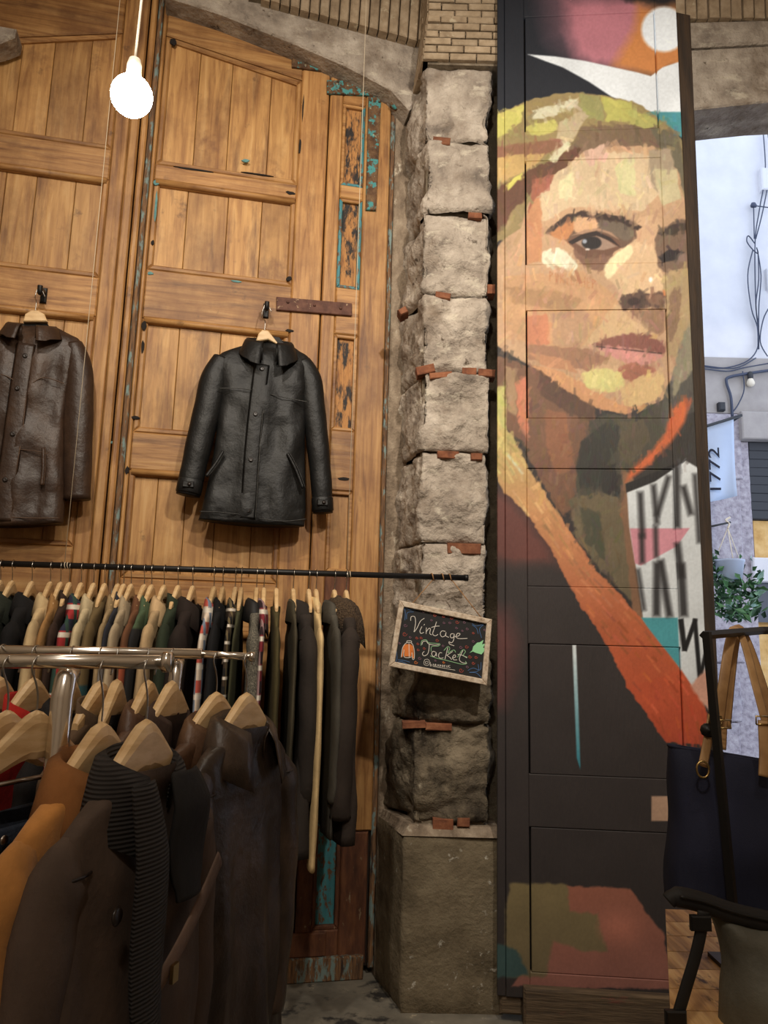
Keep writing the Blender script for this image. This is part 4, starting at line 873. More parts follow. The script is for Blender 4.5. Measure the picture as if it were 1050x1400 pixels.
MB().tube(spline([(.058, -.06, -.05), (.06, -.1, -.1), (.056, -.18, -.12)], 5), .002, 5).build('pocket_seam', flat('denim_seam', (96, 100, 104), .9), jn, True)

# ------------------------------------------------------------------ the two leather jackets hung flat on the doors
def wall_jacket(name, label, px, m, hi, hook_px, off=.09):
    """px: outlines in photo pixels on a plane in front of the doors -> a full jacket with depth"""
    r_ = DOOR.root(name); tag(r_, label, 'jacket', None)
    uv = lambda x, y: DOOR.uv(x, y, off)
    Lp, Rp = [uv(*p) for p in px['left']], [uv(*p) for p in px['right']]
    Ls, Rs = spline([(a, 0, b) for a, b in Lp], 8), spline([(a, 0, b) for a, b in Rp], 8)
    rows = []; n = len(Ls); seg = 44
    for k in range(n):
        l_, r2 = Ls[k], Rs[k]; f_ = k / (n - 1); dep = .018 + .05 * min(1, f_ * 3.0); row = []
        for i in range(seg):
            a = 2 * math.pi * i / seg; s_ = (1 - math.cos(a)) / 2; c_ = math.sin(a)
            x = l_.x + (r2.x - l_.x) * s_; z = l_.z + (r2.z - l_.z) * s_
            y = -off - dep * math.copysign(abs(c_) ** .6, c_) * (1 if c_ > 0 else .5)
            if c_ > 0: y += -.012 * f_ * math.sin(x * 38 + f_ * 3) * abs(c_) - .016 * noise.noise(Vector((x * 14, z * 8, 3))) - .011 * abs(noise.noise(Vector((x * 26, z * 13, 8))))
            if k == n - 1: z -= .012 * math.sin(s_ * math.pi)
            row.append((x, y, z))
        rows.append(row)
    MB().rings(rows[::-1], True, False).build('body', m, r_, True)
    fy = lambda f_: -off - (.018 + .05 * min(1, f_ * 3.0)) - .008
    for side in ('sleeve_l', 'sleeve_r'):
        pts = spline([(*(lambda q: (q[0], -off + .0 - .012, q[1]))(uv(x, y)),) for x, y, w_ in px[side]], 7)
        ws = spline([(w_, 0, 0) for x, y, w_ in px[side]], 7); n = len(pts); rr = []
        for k in range(n):
            w_ = ws[k].x * 3.55 / F; w_ += .0015 * math.sin(k * .9) * (k / n); rr.append((min(w_ * .8, .05) + .001 * math.sin(k * 1.1), w_))
        s_ = MB().tube(pts, rr, 18, up=(0, -1, 0)).build('sleeve', m, r_, True)
        e, d = Vector(pts[-1]), (Vector(pts[-1]) - Vector(pts[-4])).normalized()
        if px.get('cuffs'):
            MB().tube([e - d * .075, e - d * .07, e - d * .012, e - d * .008], [(rr[-1][0] + .002, rr[-1][1] + .001), (rr[-1][0] + .005, rr[-1][1] + .004), (rr[-1][0] + .005, rr[-1][1] + .004), (rr[-1][0] + .002, rr[-1][1] + .001)], 18, up=(0, -1, 0)).build('cuff', m, s_, True)
            c = e - d * .042; b_ = MB().box(c.x - .03, c.x + .02, c.y - rr[-1][0] - .012, c.y - rr[-1][0], c.z - .014, c.z + .014, .003).build('cuff_tab', m, s_)
            q = MB().lathe([(.001, 0), (.008, 0), (.009, .003), (.001, .004)], seg=12); q.v = [(c.x + x_, c.y - rr[-1][0] - .012 - z_, c.z + y_) for x_, y_, z_ in q.v]; q.build('cuff_button', M['button'], s_, True)
    def strip(name_, pts, w_, d, mm, par=r_, n=8, lift=.0):
        P3 = []
        for (x, y, f_) in pts: u, v = uv(x, y); P3.append((u, fy(f_) - lift, v))
        return MB().tube(spline(P3, n), [(d, w_ * 3.5 / F)] * ((len(pts) - 1) * n + 1), 8, up=(0, -1, 0)).build(name_, mm, par, True)
    pl = strip('placket', px['placket'], px['placket_w'], .006, m)
    for q_ in px['seams']: strip('seam', q_, .6, .0022, hi, n=6, lift=.001)
    for q_ in px['pockets']:
        strip('pocket_welt', q_, 2.2, .006, m, n=6)
        strip('pocket_seam', [(x + 3, y, f_) for x, y, f_ in q_], .5, .004, hi, n=6, lift=.002)
    for x, y, f_ in px['buttons']:
        u, v = uv(x, y); q = MB().lathe([(.001, 0), (.009, 0), (.0105, .003), (.006, .003), (.001, .002)], seg=14); q.v = [(u + x_, fy(f_) - .008 - z_, v + y_) for x_, y_, z_ in q.v]
        q.build('button', M['button'], pl, True)
    # collar: two leaves and the band behind the neck
    (cx_, yb_, yf_, yt_, rx_) = px['ring']; cu_, zb_ = uv(cx_, yb_); zf_, zt_ = uv(cx_, yf_)[1], uv(cx_, yt_)[1]; rx_ *= 3.55 / F
    rows = []
    for i in range(37):
        th_ = R(-162 + 324 * i / 36); e = (1 - math.cos(th_)) / 2; zt2 = zb_ + (zf_ - zb_) * e ** 1.2; zl2 = zt2 - .05 - (zf_ - zt_ - .05) * e ** 1.5
        row = []
        for d_, f_ in ((-.008, .75), (-.004, .25), (.0, .02), (.007, -.0), (.014, .12), (.021, .5), (.03, .95), (.031, 1.0)):
            row.append((cu_ + (rx_ + d_) * math.sin(th_) * (1 + .12 * f_ * e), -off - .032 + (.05 + d_) * math.cos(th_) - .022 * e, zt2 + (zl2 - zt2) * f_ - (.008 if f_ > .9 and abs(th_) > 2.5 else 0)))
        rows.append(row)
    c_ = MB().grid(rows).build('collar', m, r_, True); c_.modifiers.new('thickness', 'SOLIDIFY').thickness = .004
    nk = [uv(x, y) for x, y in px['neck']]
    MB().prism(nk, -off - .012, -off + .012, .004).build('collar_back', M['lining'], r_)
    # hook on the door, wooden hanger
    hx, hz = DOOR.uv(*hook_px, .03)
    hk = DOOR.root('coat_hook'); tag(hk, 'black iron coat hook on the pine door above the ' + px['nick'], 'hook', None)
    MB().box(hx - .014, hx + .014, -.012, 0, hz - .03, hz + .045, .004).build('plate', M['black_metal'], hk)
    MB().tube(spline([(hx, -.01, hz + .02), (hx, -.05, hz + .012), (hx, -.075, hz - .012), (hx, -.085, hz + .02)], 5), [.011] * 8 + [.012] * 8, 10).build('prong', M['black_metal'], hk, True)
    hg = DOOR.root('coat_hanger'); tag(hg, 'pale wooden hanger on the door hook inside the ' + px['nick'], 'hanger', 'wooden hangers on the doors')
    hp = [uv(x, y) for x, y in px['hanger']]
    MB().prism(hp, -off - .04, -off - .016, .004).build('wooden_arm', M['hanger'], hg)
    bx_, bz_ = uv(px['hanger_top'][0] - 8, px['hanger_top'][1] + 36); MB().tube([(bx_, -off - .05, bz_), (bx_ + .09, -off - .05, bz_)], .005, 8).build('trouser_bar', M['hanger'], hg, True)
    (ax, az) = px['hanger_top']; au, av = uv(ax, ay := az)
    MB().tube(spline([(au, -off - .028, av), (au, -off - .028, av + .05), (au - .016, -.085, av + .085), (hx - .01, -.08, hz + .005), (hx + .008, -.078, hz + .0), (hx + .024, -.08, hz - .03)], 5), .0022, 6).build('hook', M['wire'], hg, True)
    return r_
blk = leather('black_leather', (13, 13, 13), (23, 23, 22), .5); blk_hi = leather('black_leather_edge', (48, 47, 45), (66, 64, 60), .36)
wall_jacket('black_leather_jacket', 'black leather jacket with button placket hanging on the pine door', dict(
    nick='black leather jacket',
    left=[(347, 470), (318, 478), (297, 492), (297, 540), (296, 590), (288, 640), (277, 690), (271, 711)],
    right=[(392, 471), (408, 480), (424, 496), (420, 540), (417, 590), (417, 640), (418, 690), (416, 720)],
    sleeve_l=[(305, 492, 14), (293, 520, 19), (284, 560, 19), (274, 600, 18), (264, 645, 17), (257, 678, 16)],
    sleeve_r=[(412, 496, 13), (423, 520, 17), (428, 560, 17), (433, 600, 16), (438, 650, 15), (441, 702, 14)], cuffs=True,
    placket=[(357, 505, .3), (350, 560, .4), (344, 620, .6), (340, 680, .8), (337, 712, .9)], placket_w=11,
    seams=[[(299, 538, .4), (325, 538, .4), (343, 540, .4)], [(368, 546, .4), (395, 552, .4), (418, 556, .4)], [(364, 510, .3), (359, 560, .4), (354, 620, .6), (350, 680, .8), (348, 713, .9)], [(273, 703, .95), (300, 704, .95), (335, 708, .95)], [(352, 712, .95), (385, 716, .95), (416, 713, .95)]],
    pockets=[[(305, 622, .6), (294, 640, .7), (282, 656, .75)], [(391, 625, .6), (402, 646, .7), (412, 672, .75)]],
    buttons=[(357, 512, .3), (348, 573, .45), (342, 634, .6), (338, 702, .9)],
    ring=(368, 463, 481, 512, 29),
    neck=[(347, 500), (345, 468), (358, 458), (382, 462), (390, 472), (378, 506), (362, 506)][::-1],
    hanger=[(349, 471), (353, 460), (358, 455), (366, 456), (382, 477), (366, 468)], hanger_top=(361, 456)), blk, blk_hi, (364, 424))
brn = leather('dark_brown_leather', (52, 37, 28), (76, 56, 42), .42); brn_hi = leather('brown_leather_edge', (84, 62, 46), (104, 80, 60), .4)
wall_jacket('brown_leather_jacket', 'dark brown leather jacket with stand collar hanging on the pine door', dict(
    nick='brown leather jacket',
    left=[(22, 448), (0, 458), (-28, 474), (-34, 520), (-38, 580), (-42, 640), (-46, 690), (-48, 718)],
    right=[(74, 448), (96, 458), (112, 474), (98, 530), (90, 580), (90, 640), (89, 690), (87, 716)],
    sleeve_l=[(-22, 476, 13), (-36, 510, 18), (-44, 560, 18), (-52, 620, 17), (-56, 685, 15)],
    sleeve_r=[(100, 472, 13), (108, 505, 18), (108, 560, 19), (107, 620, 18), (106, 684, 17)],
    placket=[(41, 478, .3), (32, 540, .4), (24, 600, .6), (16, 660, .8), (10, 716, .9)], placket_w=12,
    seams=[[(50, 531, .4), (66, 524, .4), (92, 532, .4)], [(-20, 520, .4), (8, 520, .4), (26, 528, .4)], [(50, 480, .3), (42, 540, .4), (36, 600, .6), (26, 660, .8), (20, 716, .9)], [(28, 620, .6), (50, 622, .6), (70, 626, .6)], [(20, 711, .95), (50, 712, .95), (86, 712, .95)]],
    pockets=[[(64, 618, .6), (64, 645, .7), (62, 668, .75)]], buttons=[(40, 495, .3), (30, 539, .45), (24, 600, .6), (14, 661, .8)],
    ring=(48, 443, 458, 478, 27),
    neck=[(30, 470), (30, 446), (36, 440), (64, 440), (68, 448), (64, 472), (48, 474)][::-1],
    hanger=[(34, 444), (37, 434), (45, 429), (54, 429), (63, 434), (67, 444)][::-1], hanger_top=(50, 430)), brn, brn_hi, (58, 403))

# ------------------------------------------------------------------ chalkboard sign on the rail's end
SG = Plane((P(602, 880, 3.29).x, 3.29, 0), R(3))
sgn = SG.root('chalkboard_sign'); tag(sgn, 'small chalkboard sign with whitewashed frame hanging askew from the rail end', 'sign')
cor = [SG.uv(*p) for p in ((531, 911), (665, 937), (672, 847), (546, 821))]     # BL BR TR TL
def sp(s_, t_, y=0):                               # sign coordinates 0..1 -> local point
    a = Vector(cor[0]).lerp(Vector(cor[1]), s_); b = Vector(cor[3]).lerp(Vector(cor[2]), s_); p = a.lerp(b, t_); return (p.x, y, p.y)
M['whitewash'] = mat('whitewashed_wood', [(150, 128, 106), (196, 178, 156), (216, 202, 184)], (6, 6, 6), 8, 6, .8, .3)
M['slate'] = flat('black_chalkboard', (22, 21, 22), .7)
pq = lambda pts: [(lambda q: (q[0], q[2]))(sp(*p)) for p in pts]
MB().prism(pq([(.03, .05), (.97, .05), (.97, .95), (.03, .95)]), -.004, .012).build('slate', M['slate'], sgn)
w1, h1 = .055, .085
for q_ in ([(0, 0), (1, 0), (1 - w1, h1), (w1, h1)], [(1, 0), (1, 1), (1 - w1, 1 - h1), (1 - w1, h1)], [(1, 1), (0, 1), (w1, 1 - h1), (1 - w1, 1 - h1)], [(0, 1), (0, 0), (w1, h1), (w1, 1 - h1)]):
    MB().prism(pq(q_), -.016, .012, .003).build('frame_slat', M['whitewash'], sgn)
CH = {k: flat('chalk_' + k, v, .95) for k, v in dict(white=(222, 216, 206), green=(150, 196, 150), orange=(214, 122, 58), red=(176, 84, 70), mauve=(130, 96, 112), blue=(84, 122, 172), mint=(150, 214, 160)).items()}
# chalk drawing: strokes given in pixels of a 1050 x 900 crop of the photograph's region 540..680, 820..940
def cs(x, y):
    u, v = SG.uv(540 + x / 7.5, 820 + y / 7.5); return (u, -.0055, v)
def chalk(name, strokes, m, wd=.0011, par=sgn):
    mb = MB()
    for st in strokes:
        pts = [cs(*p) for p in st]
        if len(pts) > 2: pts = spline(pts, 5)
        mb.tube(pts, [(.0007, wd)] * len(pts), 6, up=(0, -1, 0))
    return mb.build(name, CH[m], par)
chalk('letters_vintage', [[(160, 215), (165, 175), (200, 175), (210, 230), (200, 300), (195, 330), (225, 290), (260, 220), (300, 190)], [(275, 275), (255, 320), (265, 345), (295, 335)], [(295, 262), (303, 250)],
    [(320, 285), (318, 350)], [(318, 330), (345, 295), (362, 300), (355, 345), (375, 360)], [(425, 225), (400, 300), (385, 350), (410, 370), (440, 355)], [(370, 285), (415, 272), (455, 270)],
    [(515, 325), (480, 320), (462, 350), (480, 380), (510, 370), (522, 335), (520, 370), (550, 385)], [(600, 350), (575, 350), (565, 375), (580, 392), (600, 380), (606, 350), (600, 410), (580, 440), (550, 430)], [(550, 435), (560, 455), (605, 472)],
    [(610, 380), (650, 370), (665, 350), (640, 345), (625, 375), (650, 398), (740, 396)]], 'white', .0014)
chalk('letters_jacket', [[(275, 460), (285, 430), (320, 425), (340, 450), (400, 465), (450, 460)], [(350, 455), (345, 520), (330, 560), (295, 575), (280, 550), (300, 530)], [(415, 535), (385, 530), (375, 560), (395, 582), (415, 565), (420, 540), (425, 580)],
    [(480, 545), (455, 545), (445, 580), (465, 600), (495, 595)], [(540, 490), (525, 550), (510, 610)], [(590, 530), (545, 560), (530, 570), (560, 590), (580, 615)], [(585, 600), (620, 585), (610, 565), (590, 585), (600, 615), (635, 615)], [(695, 520), (665, 580), (660, 620), (690, 645), (735, 650)], [(640, 560), (690, 570), (735, 595)]], 'white', .0014)
chalk('letters_outline', [[(265, 470), (275, 420), (320, 412), (345, 440), (455, 452), (440, 475), (375, 480), (370, 530)], [(360, 575), (430, 600), (520, 620), (600, 640), (680, 660), (730, 655), (720, 630)], [(500, 520), (540, 480), (560, 500), (540, 545), (600, 515), (620, 540)], [(640, 590), (690, 515), (720, 530), (700, 570), (740, 590)]], 'green', .0013)
hd = [(295, 645), (305, 615), (340, 612), (355, 645), (335, 672), (300, 665)]
chalk('letters_handle', [hd + [hd[0]], [(335, 630), (312, 635), (315, 655), (335, 650), (338, 630)]] +
    [[(360 + a, 640 + b + a * .12), (360 + c, 640 + d + c * .12)] for a, b, c, d in [(0, 0, 0, 40), (0, 22, 12, 20), (12, 20, 12, 38), (12, 38, 0, 40), (26, 34, 32, 12), (32, 12, 40, 34), (50, 34, 50, 12), (50, 12, 62, 18), (62, 18, 50, 24), (50, 24, 64, 34), (74, 34, 80, 12), (80, 12, 88, 34), (98, 12, 98, 34), (98, 12, 110, 22), (110, 22, 98, 34), (120, 14, 132, 14), (132, 14, 132, 32), (132, 32, 120, 32), (120, 32, 120, 14), (142, 12, 142, 32), (142, 12, 154, 12), (142, 22, 152, 22), (142, 32, 154, 32), (166, 12, 168, 32), (168, 32, 180, 30), (180, 30, 180, 10), (190, 10, 204, 8), (190, 10, 190, 30), (190, 30, 206, 28)]] + [[(385, 682), (615, 722)]], 'white', .0009)
for fl_ in [[[(100, 210), (105, 140), (100, 85), (150, 105), (215, 100)], [(118, 200), (125, 135), (190, 125)], [(15, 520), (20, 600), (10, 640), (70, 635), (140, 670)], [(30, 615), (100, 625), (150, 640)], [(790, 245), (830, 270), (905, 255), (865, 300), (885, 390)], [(790, 260), (835, 295), (850, 350)], [(880, 640), (870, 720), (800, 700), (745, 725)], [(850, 660), (850, 730), (760, 745), (830, 750), (880, 795)]]]: [chalk('corner_flourish', [s_], 'blue', .0010) for s_ in fl_]
for k, (x, y, m, s_) in enumerate([(290, 120, 'mauve', 15), (362, 133, 'mauve', 13), (405, 158, 'red', 18), (495, 170, 'red', 16), (578, 183, 'red', 20), (635, 228, 'red', 20), (708, 230, 'mauve', 16), (372, 208, 'mauve', 13), (500, 235, 'mauve', 14), (560, 235, 'mauve', 15), (628, 288, 'mauve', 15), (688, 317, 'mauve', 12), (737, 297, 'mauve', 15), (775, 207, 'mauve', 11), (105, 262, 'mauve', 20), (98, 350, 'red', 26), (153, 383, 'mauve', 14), (222, 390, 'red', 16), (266, 390, 'red', 16), (232, 450, 'red', 15), (45, 443, 'mauve', 14), (298, 497, 'red', 16), (235, 512, 'red', 15), (430, 414, 'red', 18), (490, 470, 'mauve', 14), (250, 598, 'mauve', 18), (212, 640, 'orange', 20), (800, 340, 'red', 14), (800, 424, 'mauve', 16), (672, 485, 'mauve', 18), (732, 480, 'red', 20), (765, 583, 'red', 20), (828, 588, 'red', 18), (800, 648, 'red', 18), (738, 686, 'mauve', 16), (676, 722, 'red', 26), (497, 640, 'orange', 14), (412, 622, 'mauve', 12), (917, 307, 'mauve', 14), (865, 228, 'mauve', 12)]):
    chalk('chalk_swirl', [[(x + s_ * (1 - q / 9) * math.cos(q * .95), y + s_ * (1 - q / 9) * math.sin(q * .95)) for q in range(9)]], m, .0010)
def chalk_fill(name, pts, m, y=-.005): return MB().prism([(lambda q: (q[0], q[2]))(cs(*p)) for p in pts][::-1], y - .0008, -.004).build(name, CH[m], sgn)
chalk_fill('drawn_jacket', [(75, 590), (65, 580), (85, 480), (105, 455), (160, 455), (185, 480), (195, 600), (180, 600), (172, 510), (165, 580), (95, 580), (95, 500)], 'orange')
chalk('drawn_jacket_outline', [[(62, 590), (75, 500), (100, 455), (125, 440), (160, 440), (185, 470), (198, 540), (195, 605), (178, 605), (172, 540)], [(92, 510), (90, 580), (130, 595), (168, 585)], [(120, 440), (125, 422), (165, 422), (168, 440)], [(142, 445), (145, 590)]], 'white', .0013)
chalk_fill('drawn_leaf', [(762, 545), (790, 520), (800, 480), (840, 440), (870, 435), (905, 412), (890, 460), (928, 445), (900, 490), (930, 505), (885, 560), (830, 545), (795, 530)], 'mint')
tw = tag(empty('jute_twine', railpt(600)), 'jute twine tying the chalkboard sign to the rail end', 'twine')
SP = lambda s_, t_: SG.p0 + SG.U * sp(s_, t_)[0] + Vector((0, 0, sp(s_, t_)[2])) + SG.n * .01
kn = railpt(618)
MB().tube(rel(tw, kn + Vector((0, 0, -.012)), SP(.9, .97)), .0022, 6).build('cord', M['twine'], tw, True)
MB().tube(rel(tw, railpt(592) + Vector((0, 0, -.012)), SP(.13, .97)), .0022, 6).build('cord', M['twine'], tw, True)
for x in (592, 606, 616):
    c = railpt(x); MB().tube(rel(tw, *[c + RDIR * (.012 * a / 400 - .006) * 2 + Vector((0, .0148 * math.cos(R(a)), .0148 * math.sin(R(a)))) for a in range(0, 400, 30)]), .0026, 6).build('wrap', M['twine'], tw, True)

# ------------------------------------------------------------------ pendant bulb
bc_ = P(180, 131, 2.0)
pb = tag(empty('pendant_bulb', bc_), 'glowing white globe bulb on a white cord before the pine doors', 'lamp')
t = NT('glowing_bulb'); t.b.inputs['Base Color'].default_value = (1, 1, 1, 1); t.b.inputs['Emission Color'].default_value = (1, .86, .66, 1); t.b.inputs['Emission Strength'].default_value = 110
MB().lathe([(.059 * math.sin(R(a)), -.059 * math.cos(R(a))) for a in range(3, 160, 8)] + [(.017, .066)], seg=28).build('globe', t.m, pb, True)
M['white_plastic'] = flat('white_plastic', (224, 214, 196), .5)
MB().lathe([(.018, .062), (.021, .066), (.021, .10), (.017, .118), (.006, .124)], seg=20).build('socket', M['white_plastic'], pb, True)
MB().tube(spline([(0, 0, .12), (.004, 0, .4), (.01, .0, .9), (.012, 0, 5.4 - bc_.z)], 6), .0042, 8).build('cord', M['white_plastic'], pb, True)

# ------------------------------------------------------------------ street opening: arch, opposite facade, flag, plant
oa = tag(empty('wall_street_arch', (1.8, 3.6, 0)), 'stone and brick arch over the street opening', None, None, 'structure')
def ap(x, y, Y=3.55): p = P(x, y, Y); return (p.x - 1.8, p.z)
low = [ap(900, 154), ap(945, 150), ap(1000, 144), ap(1050, 139), ap(1110, 136), ap(1250, 140), ap(1330, 160)]
MB().prism(low + [ap(1330, 70), ap(1050, 62), ap(900, 70)], -.05, .22, .008).build('arch_stone', M['stone'], oa)
MB().prism([ap(900, 68), ap(1050, 60), ap(1330, 68), ap(1330, 28), ap(1050, 28), ap(900, 32)], -.06, .2, .012).build('stone_moulding', M['stone'], oa)
for k in range(26):
    x = 905 + k * 15.5; MB().prism([ap(x, 30), ap(x + 13.8, 30), ap(x + 11.5, -40), ap(x - 2, -40)], -.075 - rnd.uniform(0, .01), .1, .005).build('brick', M['brick_tan'], oa)
MB().box(-1.05, .9, -.06, .25, ap(1000, 30)[1], 5.4).build('brick_mortar', M['mortar'], oa)
shell('wall_street_jamb', 2.5, 2.8, 3.5, 3.8, 0, 5.4, M['stone_dark'])
FY = 7.0
fac = tag(empty('street_facade', (3.4, FY, 0)), 'white rendered facade across the street with cables and shopfront', 'building')
fl = lambda x, y, Y=FY: (lambda p: (p.x - 3.4, p.z))(P(x, y, Y))
M['render_white'] = mat('white_facade_render', [(206, 206, 212), (222, 222, 226)], (1, 1, 1), 3, 5, .9, .1, rand=False)
M['beige_band'] = mat('grey_beige_facade_band', [(150, 144, 142), (172, 166, 162)], (1, 1, 1), 4, 6, .9, .2, rand=False)
M['pier_stone'] = mat('speckled_pier_stone', [(128, 122, 132), (160, 154, 164), (180, 176, 184)], (1, 1, 1), 26, 6, .9, .5)
M['shutter'] = flat('dark_shutter', (36, 38, 44), .5)
M['ochre'] = mat('ochre_shop_wall', [(176, 132, 72), (206, 166, 104), (220, 186, 130)], (1, 1, 1), 8, 6, .9, .3)
M['street'] = mat('grey_street_paving', [(120, 120, 124), (150, 150, 154)], (1, 1, 1), 6, 5, .9, .2)
def fbox(name, x0, y0, x1, y1, m, d0=0, d1=.3, par=None):
    a, b = fl(x0, y1), fl(x1, y0); return MB().box(a[0], b[0], -d0, d1, a[1], b[1], .0 if d0 < .02 else .01).build(name, m, par or fac)
zb, zc = fl(1000, 490)[1], fl(1000, 566)[1]
MB().box(-6, 5, 0, .4, zb, 12).build('upper_wall', M['render_white'], fac)
MB().box(-6, 5, -.02, .4, zc, zb).build('band', M['beige_band'], fac)
MB().box(-6, fl(1022, 700)[0], -.01, .4, 0, zc).build('lower_wall', M['pier_stone'], fac)
for y0, y1 in ((568, 655), (658, 765), (768, 905), (908, 985), (988, 1060)): fbox('pier_stone', 962, y0, 1008, y1, M['pier_stone'], .05)
fbox('door_jamb', 1009, 605, 1021, 1060, M['pier_stone'], .03)
fbox('lintel', 1008, 570, 1120, 604, M['beige_band'], .12)
for k in range(9): fbox('shutter_slat', 1022, 607 + k * 11.6, 1130, 617.5 + k * 11.6, M['shutter'], .02 + .004 * (k % 2))
fbox('sill_board', 1026, 766, 1130, 796, M['render_white'], .08)
fbox('shop_wall', 1034, 714, 1130, 766, M['ochre'], -.02)
fbox('shop_wall', 1030, 848, 1130, 1000, M['ochre'], -.1)
t = NT('shop_glass'); t.b.inputs['Base Color'].default_value = (*lin((70, 74, 84)), 1); t.b.inputs['Roughness'].default_value = .08
fbox('shop_pane', 1026, 798, 1130, 850, t.m, -.04)
for k in range(5): fbox('utility_box', 1038, 235, 1060, 264, M['render_white'], .07) if k == 0 else (fbox('utility_box', 1047, 370, 1064, 398, M['render_white'], .05) if k == 1 else None)
M['cable'] = flat('blue_grey_cable', (58, 66, 88), .6)
def cable(pts, r_=.006, name='cable'):
    q = spline([(lambda w_: (w_[0], -.05, w_[1]))(fl(*p)) for p in pts], 5); MB().tube(q, r_, 6).build(name, M['cable'], fac, True)
for pts in ([(1040, 183), (1043, 240), (1035, 290), (1029, 335), (1030, 420), (1034, 470), (1020, 495), (985, 506), (955, 503)], [(1046, 183), (1050, 230), (1040, 290), (1030, 330)], [(1027, 285), (1028, 330)], [(1028, 285), (1050, 288)], [(1029, 337), (1020, 326), (1018, 334), (1026, 345), (1033, 350), (1031, 342)],
            [(1026, 345), (1019, 380), (1024, 425), (1032, 450), (1033, 480)], [(1032, 345), (1037, 380), (1034, 425), (1034, 480)], [(1033, 350), (1034, 385), (1030, 420), (1034, 450)], [(1050, 420), (1040, 440), (1036, 470), (1046, 490)], [(950, 505), (990, 510), (1015, 505), (1055, 498)], [(950, 501), (1000, 506), (1030, 492)], [(1012, 510), (1014, 535), (1006, 555), (998, 566)]): cable(pts)
cable([(1055, 508), (1020, 513), (994, 518), (990, 525), (996, 545), (998, 572)], .014, 'conduit')
q = MB().lathe([(.001, -.02), (.03, -.015), (.034, .0), (.02, .03), (.001, .034)], seg=10); w_ = fl(1027, 285); q.v = [(w_[0] + a, -.05 + b * .6, w_[1] + c) for a, b, c in q.v]; q.build('junction_box', M['cable'], fac, True)
w_ = fl(1022, 522); sb = MB().lathe([(.001, -.07), (.03, -.06), (.038, -.035), (.028, -.005), (.02, .01)], (w_[0], -.06, w_[1]), 14).build('street_bulb', M['white_plastic'], fac, True)
MB().lathe([(.022, .008), (.026, .02), (.024, .07), (.01, .08)], (w_[0], -.06, w_[1]), 14).build('bulb_socket', M['shutter'], sb, True)
fbox('camera_block', 979, 553, 987, 564, M['shutter'], .08)
shell('floor_street', -3, 9, 4.6, 7.4, -.12, -.02, M['street'])
# flag
fg = tag(empty('shop_flag', P(990, 640, 5.4)), 'pale blue hanging flag printed 1772 across the street', 'flag')
M['flag'] = mat('pale_blue_flag', [(172, 190, 220), (190, 206, 232)], (1, 1, 1), 3, 4, .8, .05)
o0 = fg.location; cn = [P(x, y, 5.4) - o0 for x, y in ((957, 588), (1003, 571), (1007, 678), (957, 690))]
rows = []
for i in range(13):
    s_ = i / 12; a = cn[0].lerp(cn[1], s_); b = cn[3].lerp(cn[2], s_); rows.append([tuple(a.lerp(b, k / 10) + Vector((0, .02 * math.sin(s_ * 7 + k * .3) * (k / 10), 0))) for k in range(11)])
fo = MB().grid(rows).build('cloth', M['flag'], fg, True); fo.modifiers.new('thickness', 'SOLIDIFY').thickness = .004
pl_ = MB().tube([cn[0] + Vector((-.25, 0, -.07)), cn[1] + Vector((.06, 0, .02))], .011, 8).build('pole', M['shutter'], fg, True)
MB().tube([cn[1] + Vector((.05, 0, .017)), cn[1] + Vector((.05, FY - 5.4, .017))], .012, 8).build('wall_arm', M['shutter'], pl_, True)
tc = bpy.data.curves.new('digits', 'FONT'); tc.body = '1772'; tc.size = 1; tc.extrude = .01; to = bpy.data.objects.new('digits_source', tc); col.objects.link(to)
bpy.context.view_layer.update(); tm = bpy.data.meshes.new_from_object(to.evaluated_get(bpy.context.evaluated_depsgraph_get())); bpy.data.objects.remove(to)
xs = [v.co.x for v in tm.vertices]; ys = [v.co.y for v in tm.vertices]; X0, X1_, Y0, Y1_ = min(xs), max(xs), min(ys), max(ys)
for v in tm.vertices:                               # digits run upwards along the flag
    f_, g_ = (v.co.x - X0) / (X1_ - X0), (v.co.y - Y0) / (Y1_ - Y0); p = P(986 - 15 * g_ - 3 * f_, 670 - 58 * f_, 5.36) - o0; v.co = (p.x, p.y + v.co.z * .2, p.z)
tm.materials.clear(); tm.materials.append(flat('navy_print', (24, 28, 48), .8)); do = bpy.data.objects.new('printed_digits', tm); col.objects.link(do); do.parent = fg
# hanging plant
hp = tag(empty('hanging_planter', P(996, 790, 5.2)), 'pale blue hanging plant pot with trailing green leaves across the street', 'planter'); o0 = hp.location
M['pot'] = flat('pale_blue_pot', (168, 180, 204), .5)
c = P(997, 768, 5.2) - o0
MB().lathe([(.06, -.13), (.075, -.12), (.095, -.005), (.1, 0), (.1, .012), (.09, .012), (.088, -.01)], tuple(c), 20).build('pot', M['pot'], hp, True)
tp = P(995, 722, 5.2) - o0
for a in (20, 140, 260): MB().tube([tp, c + Vector((.095 * math.cos(R(a)), .095 * math.sin(R(a)), .01))], .0035, 6).build('hanging_strap', M['white_plastic'], hp, True)
MB().tube(spline([tp, tp + Vector((.012, 0, .03)), tp + Vector((-.01, 0, .055)), tp + Vector((.02, 0, .075))], 5), .007, 8).build('hook', M['white_plastic'], hp, True)
MB().tube([P(966, 721, 5.2) - o0, P(999, 714, 5.2) - o0], .007, 6).build('bracket', M['shutter'], hp, True)
MB().tube([P(966, 721, 5.2) - o0, P(966, 721, 5.2) - o0 + Vector((0, FY - 5.2, 0))], .009, 6).build('wall_arm', M['shutter'], hp, True)
LM = [mat('leaf_%s' % n, [a, b], (1, 1, 1), 20, 3, .5, .1) for n, a, b in (('dark', (28, 58, 36), (46, 84, 50)), ('mid', (60, 108, 64), (90, 134, 84)), ('pale', (120, 158, 140), (156, 186, 180)))]
